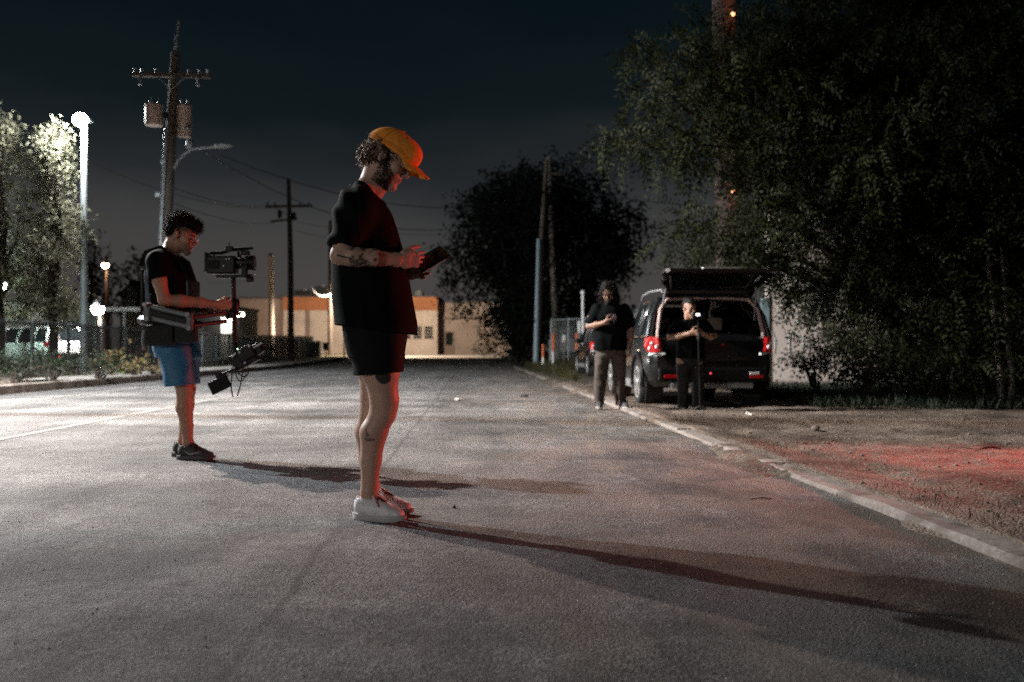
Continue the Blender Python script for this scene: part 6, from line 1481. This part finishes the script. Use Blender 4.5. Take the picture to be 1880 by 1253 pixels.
# spring arm from hip to gimbal: two parallel bars with end blocks
for (a_, b_) in (((-.53, -.24, 1.10), (-.25, -.25, 1.035)), ((-.53, -.24, 1.02), (-.25, -.25, .955))):
    MB().bar(a_, b_, .045, .035, bev=.012).build('arm_bar', M_ARM, rig)
MB().box((-.565, -.275, .995), (-.51, -.21, 1.125), None, .02).build('arm_block', M_ARM, rig); MB().box((-.265, -.28, .925), (-.215, -.22, 1.055), None, .02).build('arm_block', M_ARM, rig)
MB().tube([(-.52, -.245, 1.06), (-.26, -.25, .995)], .030, 10).build('arm_spring', M_RUB, rig, smooth=True)
for (x, z) in ((-.545, 1.11), (-.53, 1.01), (-.245, 1.04), (-.235, .945)): MB().lathe([(.016, -.012), (.016, .012)], (x, -.288, z), 'y', 12).build('bolt', M_CHROME, rig)
for (a_, b_) in (((-.23, -.25, 1.02), (-.05, -.03, 1.06)), ((-.23, -.25, .96), (-.05, -.03, 1.0))): MB().bar(a_, b_, .04, .03, bev=.01).build('arm_bar', M_PLAST, rig)
MB().lathe([(.032, -.05), (.04, -.03), (.04, .03), (.03, .05)], (0, 0, 1.115), n=16).build('gimbal', M_PLAST, rig, smooth=True); MB().lathe([(.05, -.01), (.05, .01)], (0, 0, 1.055), n=18).build('gimbal_ring', M_PLAST, rig); MB().tube([(-.05, -.03, 1.03), (-.0, 0, 1.055)], .02, 8).build('gimbal_yoke', M_PLAST, rig)
# camera head
MB().box((-.12, -.045, 1.315), (.13, .045, 1.335), None, .006).build('dovetail', M_PLAST, rig); 
cb = rb((-.185, -.06, 1.345), (.02, .06, 1.475), .012).build('camera_body', M_PLAST, rig, smooth=False)
rb((-.205, -.048, 1.36), (-.186, .048, 1.50), .006).build('battery', M_PLAST, cb); rb((-.17, -.064, 1.38), (-.09, -.0605, 1.44), .001).build('side_screen', M_SCREEN, cb)
for (x, z) in ((-.04, 1.45), (-.02, 1.45), (-.06, 1.40)): MB().lathe([(.006, -.008), (.006, 0)], (x, -.0605, z), 'y', 8).build('button', M_GALV, cb)
ln = MB().lathe([(.04, .02), (.044, .03), (.044, .08), (.05, .085), (.05, .115), (.056, .12), (.056, .148), (.04, .149)], (0, 0, 1.425), 'x', 22).build('lens', M_PLAST, rig, smooth=True); MB().lathe([(.041, .1492), (.035, .151)], (0, 0, 1.425), 'x', 20).build('front_glass', M_GLASS, ln)
MB().lathe([(.0515, .092), (.0525, .094), (.0525, .104), (.0515, .106)], (0, 0, 1.425), 'x', 22).build('focus_ring', M_RUB, ln)
for y in (-.03, .03): MB().tube([(-.14, y, 1.325), (.15, y, 1.335)], .0075, 8).build('rod', M_GALV, rig, smooth=True)
rb((.075, -.095, 1.33), (.115, -.045, 1.40), .008).build('focus_motor', M_PLAST, rig); rb((.09, -.02, 1.285), (.14, .02, 1.325), .008).build('clamp', M_PLAST, rig)
th = MB().tube([(-.175, 0, 1.50), (-.10, 0, 1.50), (0, 0, 1.525), (.135, 0, 1.535)], [.012, .014, .014, .011], 8).build('top_handle', M_PLAST, rig, smooth=True)
for x in (-.15, .03): MB().tube([(x, 0, 1.47), (x, 0, 1.51)], .01, 8).build('handle_foot', M_PLAST, th)
rb((-.05, -.05, 1.505), (.0, -.012, 1.545), .006).build('transmitter', M_PLAST, rig); MB().tube([(-.03, -.03, 1.54), (-.028, -.032, 1.575)], .004, 6).build('antenna', M_RUB, rig); MB().tube([(.04, 0, 1.53), (.06, -.02, 1.50), (.055, -.05, 1.46)], .006, 6).build('cable', M_RUB, rig)
rb((.055, -.03, 1.48), (.11, .03, 1.515), .006).build('rangefinder', M_PLAST, rig)
for p in ((-.204, -.05, 1.495), (-.204, -.05, 1.36), (-.05, -.055, 1.52)): MB().ball(p, .006, 8).build('screw', M_CHROME, rig)
# sled below
def tilt(p, an): return Matrix.Translation(p) @ Matrix.Rotation(R(an), 4, 'Y')
MB().bar((-.01, 0, .70), (.13, 0, .79), .03, .03, bev=.008).build('sled_bar', M_PLAST, rig); MB().bar((.03, 0, .66), (-.115, 0, .60), .03, .025, bev=.008).build('sled_bar', M_PLAST, rig)
sl = MB().box((-.03, -.05, -.06), (.16, .05, .06), tilt((.02, 0, .70), -28), .012).build('electronics_box', M_PLAST, rig)
rb((-.005, -.07, -.045), (.12, -.045, .05), .008, tilt((.05, 0, .74), -28)).build('battery', M_PLAST, rig); rb((.10, -.045, -.05), (.20, .045, .03), .01, tilt((.03, 0, .72), -32)).build('battery', M_PLAST, rig)
mo = rb((-.08, -.02, -.045), (.07, .015, .05), .008, tilt((-.09, -.03, .54), -26)).build('monitor', M_PLAST, rig); MB().box((-.07, -.0215, -.036), (.06, -.0202, .042), tilt((-.09, -.03, .54), -26)).build('screen', M_SCREEN, mo)
MB().bar((-.07, 0, .575), (.02, 0, .70), .016).build('monitor_arm', M_GALV, rig); rb((-.13, -.02, .585), (-.09, .02, .63), .008).build('clamp', M_PLAST, rig)
for (p0_, p1_, p2_, p3_) in (((.02, -.04, .66), (.03, -.07, .56), (.08, -.06, .53), (.10, -.04, .62)), ((-.0, -.03, .64), (-.012, -.05, .56), (-.01, -.05, .50), (.008, -.05, .455)), ((.07, -.03, .66), (.075, -.05, .58), (.05, -.05, .50), (.04, -.05, .46)), ((.10, 0, .68), (.14, -.04, .58), (.06, -.05, .575), (.03, -.02, .65))):
    pts = [Vector(p0_)*(1-t)**3 + Vector(p1_)*3*t*(1-t)**2 + Vector(p2_)*3*t*t*(1-t) + Vector(p3_)*t**3 for t in np.linspace(0, 1, 10)]; MB().tube(pts, .0045, 6).build('cable', M_RUB, rig, smooth=True)
for (x, z) in ((.06, .775), (.13, .82), (.02, .665), (.10, .70), (-.02, .62)): MB().lathe([(.009, -.01), (.009, 0)], (x, -.072, z), 'y', 8).build('knob', M_GALV, rig)
MB().bar((.14, -.05, .80), (.215, -.05, .845), .012).build('antenna', M_GALV, rig); MB().ball((.045, -.074, .80), .004, 8).build('indicator', mat('green_led', (.1, .6, .2), emit=(.5, 1, .6), estr=6), rig)
MB().bar((.0, -.06, .74), (.05, -.06, .79), .014).build('bracket', M_GALV, rig)

# ---------------- two people by the parked car (facing the camera)
def far_person(label, loc, rz, hxx, arms, legs, torso, shirt_rows, sleeves, pants_rows, pants_mat, skin, hair_ells, hair_m, shoe_m, hair_noise=.02, strandsN=0, strandL=.2):
    root = empty('person', loc, rz, label, 'person', 'film crew on the street')
    F = Field((-.40, -.46, .03), (.46, .50, 1.85), .0085); add_head(F, hxx, 1.02)
    F.chain([((-.02, hxx.H[1]*.5, torso[-1][0]-.02), .07), ((.0, hxx.H[1], hxx.H[2]-.10), .058), (hxx.p((-.03, 0, -.03)), .058)], .03)
    F.stack(torso, .04)
    for (pts, hand) in arms:
        F.chain(pts, .02)
        if hand: add_hand(F, *hand)
    for pts in legs: F.chain(pts, .02)
    b = F.build('body', M_SKIN, root); V, N = verts_of(b); set_col(b, skin_colors(V.astype(float), hxx, skin, tuple(.8*s for s in skin), (.02, .014, .012)))
    if True:
        V = V.astype(float); q = hxx.inv(V); C = skin_colors(V, hxx, skin, tuple(.8*s for s in skin), (.02, .014, .012)); bd = (q[:, 0] > .02) & (q[:, 2] < -.045) & (q[:, 2] > -.125) & ~(((q[:, 0]-.107)/.014)**2 + (q[:, 1]/.023)**2 + ((q[:, 2]+.06)/.012)**2 < 1)
        if strandsN: C[bd] = .012
        ca = b.data.color_attributes['col']; C4 = np.ones((len(C), 4), np.float32); C4[:, :3] = C; ca.data.foreach_set('color', C4.ravel())
    F = Field((-.40, -.46, .6), (.46, .50, 1.85), .0085)
    zs = [r[0] for r in shirt_rows]; F.stack(shirt_rows, .03)
    for (a_, b_, r1, r2) in sleeves: F.rc(a_, b_, r1, r2, .03)
    F.wrinkle(fabric_wrinkle(.014, (8, 8, 4), 33)); F.rc((-.01, hxx.H[1], max(zs)-.03), (.03, hxx.H[1], max(zs)+.12), .06, .08, .006, None, 'sub')
    F.build('shirt', M_BLACKC, root)
    F = Field((-.30, -.40, .02), (.30, .40, 1.02), .0085)
    for rows in pants_rows: F.stack(rows, .02)
    F.wrinkle(fabric_wrinkle(.014, (9, 9, 7), 43)); F.build('trousers', pants_mat, root)
    F = Field(hxx.H - .45, hxx.H + .35, .009)
    for (c, r) in hair_ells: F.ell(hxx.p(c), np.array(r), .025, hxx.M)
    F.wrinkle(lambda P: hair_noise*(vnoise(P, 38, 2)-.5) + hair_noise*.6*(vnoise(P, 90, 5)-.5)); h = F.build('hair', hair_m, root)
    if strandsN: P = surface_strands(h, lambda Vv: Vv[:, 2] < 9, strandsN, strandL, (.012, 2.2), 10, 6, .35, (0, 0, -.7)); strands('curl', P, .0022, .0012, hair_m, h)
    return root
M_PB = mat('brown_trousers', (.055, .042, .034), .85, bump=.3, bscale=200); M_PK = mat('black_jeans', (.005, .005, .006), .8, bump=.3, bscale=200)
fxp, fyp = xat(1121, 13.67), 13.67
hx3 = HeadX((.03, -.03, 1.575), 24, -14, 0, 1.04)
p3 = far_person('long haired person in a black shirt and brown trousers reading a phone beside the cars', (fxp, fyp, .0), R(-90), hx3,
    [([((0, -.19, 1.37), .058), ((.02, -.27, 1.24), .05), ((.03, -.30, 1.125), .043), ((.12, -.21, 1.14), .042), ((.22, -.10, 1.17), .028)], ((.225, -.095, 1.172), (.45, 1, .25), (.5, -.1, 1), (-1, .3, .4), (.6, .7, .8, .8), 1.05)),
     ([((0, .19, 1.37), .058), ((-.02, .265, 1.22), .05), ((-.02, .285, 1.09), .042), ((.03, .275, .95), .038), ((.06, .262, .86), .028)], ((.06, .26, .855), (.1, 0, -1), (1, 0, .1), (0, -1, 0), (.4, .5, .55, .6), 1.05))],
    [[((0, -.10, .86), .10), ((.0, -.13, .5), .07), ((0, -.16, .1), .045)], [((0, .10, .86), .10), ((0, .12, .5), .07), ((0, .135, .1), .045)]],
    [(.84, 0, 0, .11, .16), (1.1, 0, 0, .11, .16), (1.3, 0, 0, .11, .18), (1.39, 0, 0, .08, .14)],
    [(.80, .0, .0, .15, .235), (.95, .01, 0, .155, .23), (1.1, .01, 0, .15, .225), (1.28, 0, 0, .14, .225), (1.37, 0, 0, .11, .19), (1.43, 0, -.01, .08, .11)],
    [((0, -.19, 1.36), (.02, -.265, 1.19), .08, .085), ((0, .19, 1.36), (-.02, .262, 1.17), .08, .085)],
    [[(.70, 0, 0, .12, .20), (.86, 0, 0, .13, .20), (.95, 0, 0, .13, .19)], [(.05, -.005, -.165, .085, .075), (.12, -.005, -.16, .075, .07), (.45, 0, -.135, .085, .085), (.72, 0, -.105, .11, .105)], [(.05, -.005, .14, .085, .075), (.12, -.005, .135, .075, .07), (.45, 0, .12, .085, .085), (.72, 0, .105, .11, .105)]],
    M_PB, (.26, .145, .10), [((-.02, 0, .075), (.11, .095, .09)), ((-.05, .0, 0), (.085, .12, .11)), ((-.03, .085, -.07), (.06, .045, .13)), ((-.03, -.085, -.07), (.06, .045, .13)), ((-.06, 0, -.12), (.06, .12, .12))], M_HAIRD, None, .03, 700, .09)
shoe(p3, (-.09, -.165), 0, .27, M_SHOED, mat('pale_sole', (.35, .33, .31), .6), M_SHOED); shoe(p3, (-.09, .145), 16, .27, M_SHOED, mat('pale_sole', (.35, .33, .31), .6), M_SHOED)
pd = empty('phone', (fxp - .02, fyp - .27, 1.19), 0, 'dark phone in the hand of the long haired person', 'phone'); mp = Matrix.Rotation(R(-40), 4, 'X') @ Matrix.Rotation(R(20), 4, 'Z'); MB().box((-.038, -.005, -.07), (.038, .005, .07), mp, .004).build('case', M_PLAST, pd); MB().box((-.034, .0052, -.064), (.034, .006, .064), mp).build('screen', M_SCREEN, pd)
# faded print on the shirt front
pr = MB()
rs = random.Random(8)
for i in range(7): pr.tube([(.158 + .0*i, -.07 + .02*i + rs.uniform(-.01, .01), 1.17 + rs.uniform(-.03, .03)), (.160, -.065 + .02*i, 1.22 + rs.uniform(-.02, .03)), (.153, -.06 + .02*i, 1.27 + rs.uniform(-.02, .02))], .005, 5)
pr.build('shirt_print', mat('faded_print', (.16, .13, .14), .9), p3)
gx, gy = xat(1268, 13.75), 13.75
hx4 = HeadX((.03, -.02, 1.415), 12, 18, 0, 1.04)
p4 = far_person('short haired person in black with glasses holding a monopod behind the open car', (gx, gy, -.05), R(-90), hx4,
    [([((0, -.18, 1.21), .058), ((.03, -.26, 1.10), .05), ((.05, -.295, 1.03), .043), ((.15, -.19, 1.04), .042), ((.25, -.06, 1.075), .029)], ((.255, -.05, 1.078), (.5, 1, .1), (.3, 0, 1), (-1, .4, 0), (.8, .9, 1.0, 1.0), 1.05)),
     ([((0, .18, 1.21), .058), ((.02, .27, 1.12), .05), ((.03, .32, 1.05), .043), ((.14, .25, 1.03), .042), ((.25, .13, 1.06), .029)], ((.255, .12, 1.065), (.5, -1, .1), (.3, 0, 1), (-1, -.4, 0), (.8, .9, 1.0, 1.0), 1.05))],
    [[((0, -.10, .78), .10), ((.05, -.11, .45), .07), ((0, -.11, .1), .045)], [((0, .10, .78), .10), ((.05, .10, .45), .07), ((0, .10, .1), .045)]],
    [(.76, 0, 0, .11, .16), (1.0, 0, 0, .11, .16), (1.15, 0, 0, .11, .17), (1.24, 0, 0, .08, .14)],
    [(.74, .0, .0, .145, .20), (.9, .01, 0, .15, .20), (1.02, .01, 0, .15, .20), (1.14, 0, 0, .135, .21), (1.22, 0, 0, .11, .18), (1.275, 0, -.01, .08, .11)],
    [((0, -.18, 1.20), (.03, -.262, 1.08), .078, .076), ((0, .18, 1.20), (.02, .27, 1.09), .078, .076)],
    [[(.62, 0, 0, .12, .19), (.78, 0, 0, .13, .19), (.88, 0, 0, .125, .18)], [(.05, -.0, -.11, .08, .075), (.12, 0, -.11, .07, .068), (.42, .045, -.11, .08, .08), (.65, .01, -.10, .11, .10)], [(.05, -.0, .10, .08, .075), (.12, 0, .10, .07, .068), (.42, .045, .10, .08, .08), (.65, .01, .10, .11, .10)]],
    M_PK, (.34, .20, .14), [((-.02, 0, .085), (.105, .083, .075)), ((-.06, 0, .03), (.055, .076, .07)), ((.06, 0, .105), (.04, .06, .035))], M_HAIRD, None, .02)
shoe(p4, (-.09, -.11), 0, .27, M_SHOED, M_SOLED, M_SHOED); shoe(p4, (-.09, .11), 10, .27, M_SHOED, M_SOLED, M_SHOED)
gl = MB()
for s in (-1, 1): gl.tube([hx4.p((.113, s*.034 + .022*math.cos(t), .004 + .018*math.sin(t))) for t in np.linspace(0, 2*math.pi, 13)], .002, 5, False); gl.tube([hx4.p((.112, s*.056, .008)), hx4.p((-.005, s*.084, .016))], .002, 5)
gl.build('spectacles', M_PLAST, p4)
mpd = empty('monopod', (gx + .06, gy - .30, -.05), 0, 'thin black monopod with a bright little light held in front of the open boot', 'monopod')
MB().tube([(.02, 0, .06), (.0, 0, .7), (-.01, 0, 1.26)], [.016, .014, .012], 10).build('pole', M_PLAST, mpd, smooth=True)
for a in (20, 140, 260): MB().tube([(.02, 0, .10), (.02 + .17*math.cos(R(a)), .17*math.sin(R(a)), .012)], .009, 6).build('foot', M_GALV if a == 20 else M_PLAST, mpd)  # one foot in paler metal, standing in for its white glint
MB().lathe([(.022, 0), (.026, .05), (.02, .1)], (-.002, 0, .99), n=12).build('grip', M_RUB, mpd); hd_ = MB().box((-.09, -.03, 1.26), (.09, .03, 1.35), None, .012).build('camera_head', M_PLAST, mpd); MB().lathe([(.022, -.07), (.024, -.03)], (.04, 0, 1.305), 'y', 14).build('lens', M_PLAST, hd_, smooth=True)
MB().box((-.045, -.036, 1.31), (.005, -.0305, 1.342), None, .002).build('light_panel', mat('led_white', (.9, .9, .9), emit=(1, .98, .95), estr=3.5), hd_); MB().ball((.32, -.1, .62), .011, 8).build('red_indicator', mat('led_red', (.6, .02, .03), emit=(1, .05, .12), estr=3), mpd) if False else None
o = MB().ball((0, 0, 0), .011, 10).build('rear_marker', mat('led_red', (.6, .02, .03), emit=(1, .05, .12), estr=2.5), SUV, smooth=True); o.location = (-.05, -.09, .52)
MB().box((.52, -.09, .50), (.66, -.076, .54), None, .004).build('glint_strip', M_WHITE, SUV)  # plain white strip painted in for the glint low on the rear

# ================================================================== litter and small things
def litter(name, label, u, v, build, cat, zoff=0.0):
    y = 1435/(v-HZ); x = xat(u, y); s = x - (2.03-.04*y); z = vz(x, y) if s > .17 else road_z(x, y)
    r_ = empty(name, (x, y, z + zoff), random.uniform(0, 6), label, cat); build(r_)
def crumpled(m, s):
    def f(r_):
        F = Field((-.13, -.1, -.01), (.13, .1, .08), .007); F.rc((-.05*s, 0, .012), (.05*s, .01, .014), .018*s, .022*s, .01); F.rc((0, -.02*s, .02), (.02*s, .03*s, .02), .014*s, .02*s, .01); F.wrinkle(lambda P: .02*(vnoise(P, 45, 3)-.5)); F.build('scrap', m, r_)
    return f
def twig(m, L, r):
    def f(r_): MB().tube([(-L/2, 0, r), (-L*.1, .02*L, r*2.2), (L*.2, -.03*L, r*1.6), (L/2, .02*L, r)], [r*.7, r, r*.9, r*.4], 6).build('stem', m, r_, smooth=True); MB().tube([(0, 0, r*2), (L*.15, L*.16, r*3)], [r*.6, r*.3], 5).build('side_twig', m, r_)
    return f
litter('paper_scrap', 'crumpled pale paper scrap on the road behind the cap wearer', 843, 735, crumpled(mat('paper', (.62, .55, .48), .8), 1.0), 'litter')
litter('dark_rag', 'flat dark rag near the kerb short of the bollards', 962, 728, crumpled(mat('rag', (.03, .03, .03), .9), 1.1), 'litter')
litter('paper_scrap', 'white scrap lying on the dirt behind the black car', 1376, 760, crumpled(mat('paper', (.62, .55, .48), .8), .9), 'litter')
litter('stick', 'thick dark stick lying in the red lit dirt', 1817, 834, twig(mat('twig_wood', (.05, .035, .028), .9), .17, .011), 'stick')
litter('twig', 'thin forked twig beside the dark stick', 1772, 832, twig(mat('twig_wood', (.05, .035, .028), .9), .10, .004), 'twig')
litter('twig', 'slim twig on the road near the sunken kerb stone', 1395, 912, twig(mat('twig_wood', (.05, .035, .028), .9), .13, .0035), 'twig')
litter('pebble', 'small dark pebble on the road right of the white shoes', 834, 931, lambda r_: MB().ball((0, 0, .008), (.013, .01, .009), 8).build('stone', mat('dark_stone', (.03, .03, .03), .8), r_, smooth=True), 'pebble')
litter('stone', 'round stone on the dirt by the kerb', 1497, 795, lambda r_: MB().ball((0, 0, .02), (.05, .04, .03), 10).build('stone', mat('grey_stone', (.12, .1, .09), .9, bump=.4), r_, smooth=True), 'stone')
litter('plastic_bottle', 'white round object in the weeds under the drooping tree', 1777, 722, lambda r_: (MB().lathe([(.05, 0), (.06, .02), (.06, .13), (.03, .17), (.025, .19)], (0, 0, .02), n=14).build('bottle', mat('milky_plastic', (.5, .5, .5), .4), r_, smooth=True), MB().lathe([(.028, .19), (.028, .215)], (0, 0, .02), n=12).build('lid', M_WHITE, r_)), 'bottle')
litter('white_ball', 'small white ball on the grass below the marker posts', 1008, 674, lambda r_: MB().ball((0, 0, .05), .07, 12).build('ball', M_WHITE, r_, smooth=True), 'ball')
litter('white_ball', 'pale round thing at the foot of the utility cabinet', 569, 662, lambda r_: MB().ball((0, 0, .15), .2, 12).build('ball', M_WHITE, r_, smooth=True), 'ball')
rs = random.Random(12)
# clods and stones scattered on the dirt: too many to count
cl = MB()
for i in range(1500):
    y = 2.6 + 12*rs.random()**1.3; s = .2 + 4.5*rs.random(); x = x_right(y) + s; r0 = .005 + .016*rs.random()**5; cl.ball((x, y, vz(x, y) + r0*.2), (r0, r0*rs.uniform(.6, 1), r0*.6), 5)
o = cl.build('gravel', mat('gravel', (.17, .14, .12), .9, noise=.4, nscale=3), fix=False, smooth=True); set_tag(o, 'loose stones and clods strewn over the dirt verge', 'gravel', kind='stuff')
cl = MB()
for i in range(1500):
    y = 2.0 + 14*rs.random()**1.4; x = rs.uniform(max(x_left(y), -y*.62), x_right(y)); r0 = .002 + .0032*rs.random()**3; cl.ball((x, y, road_z(x, y) + r0*.3), (r0, r0*rs.uniform(.6, 1), r0*.7), 4)
o = cl.build('grit', mat('grit', (.3, .28, .27), .9, noise=.5, nscale=5), fix=False); set_tag(o, 'fine loose grit scattered over the asphalt', 'grit', kind='stuff')
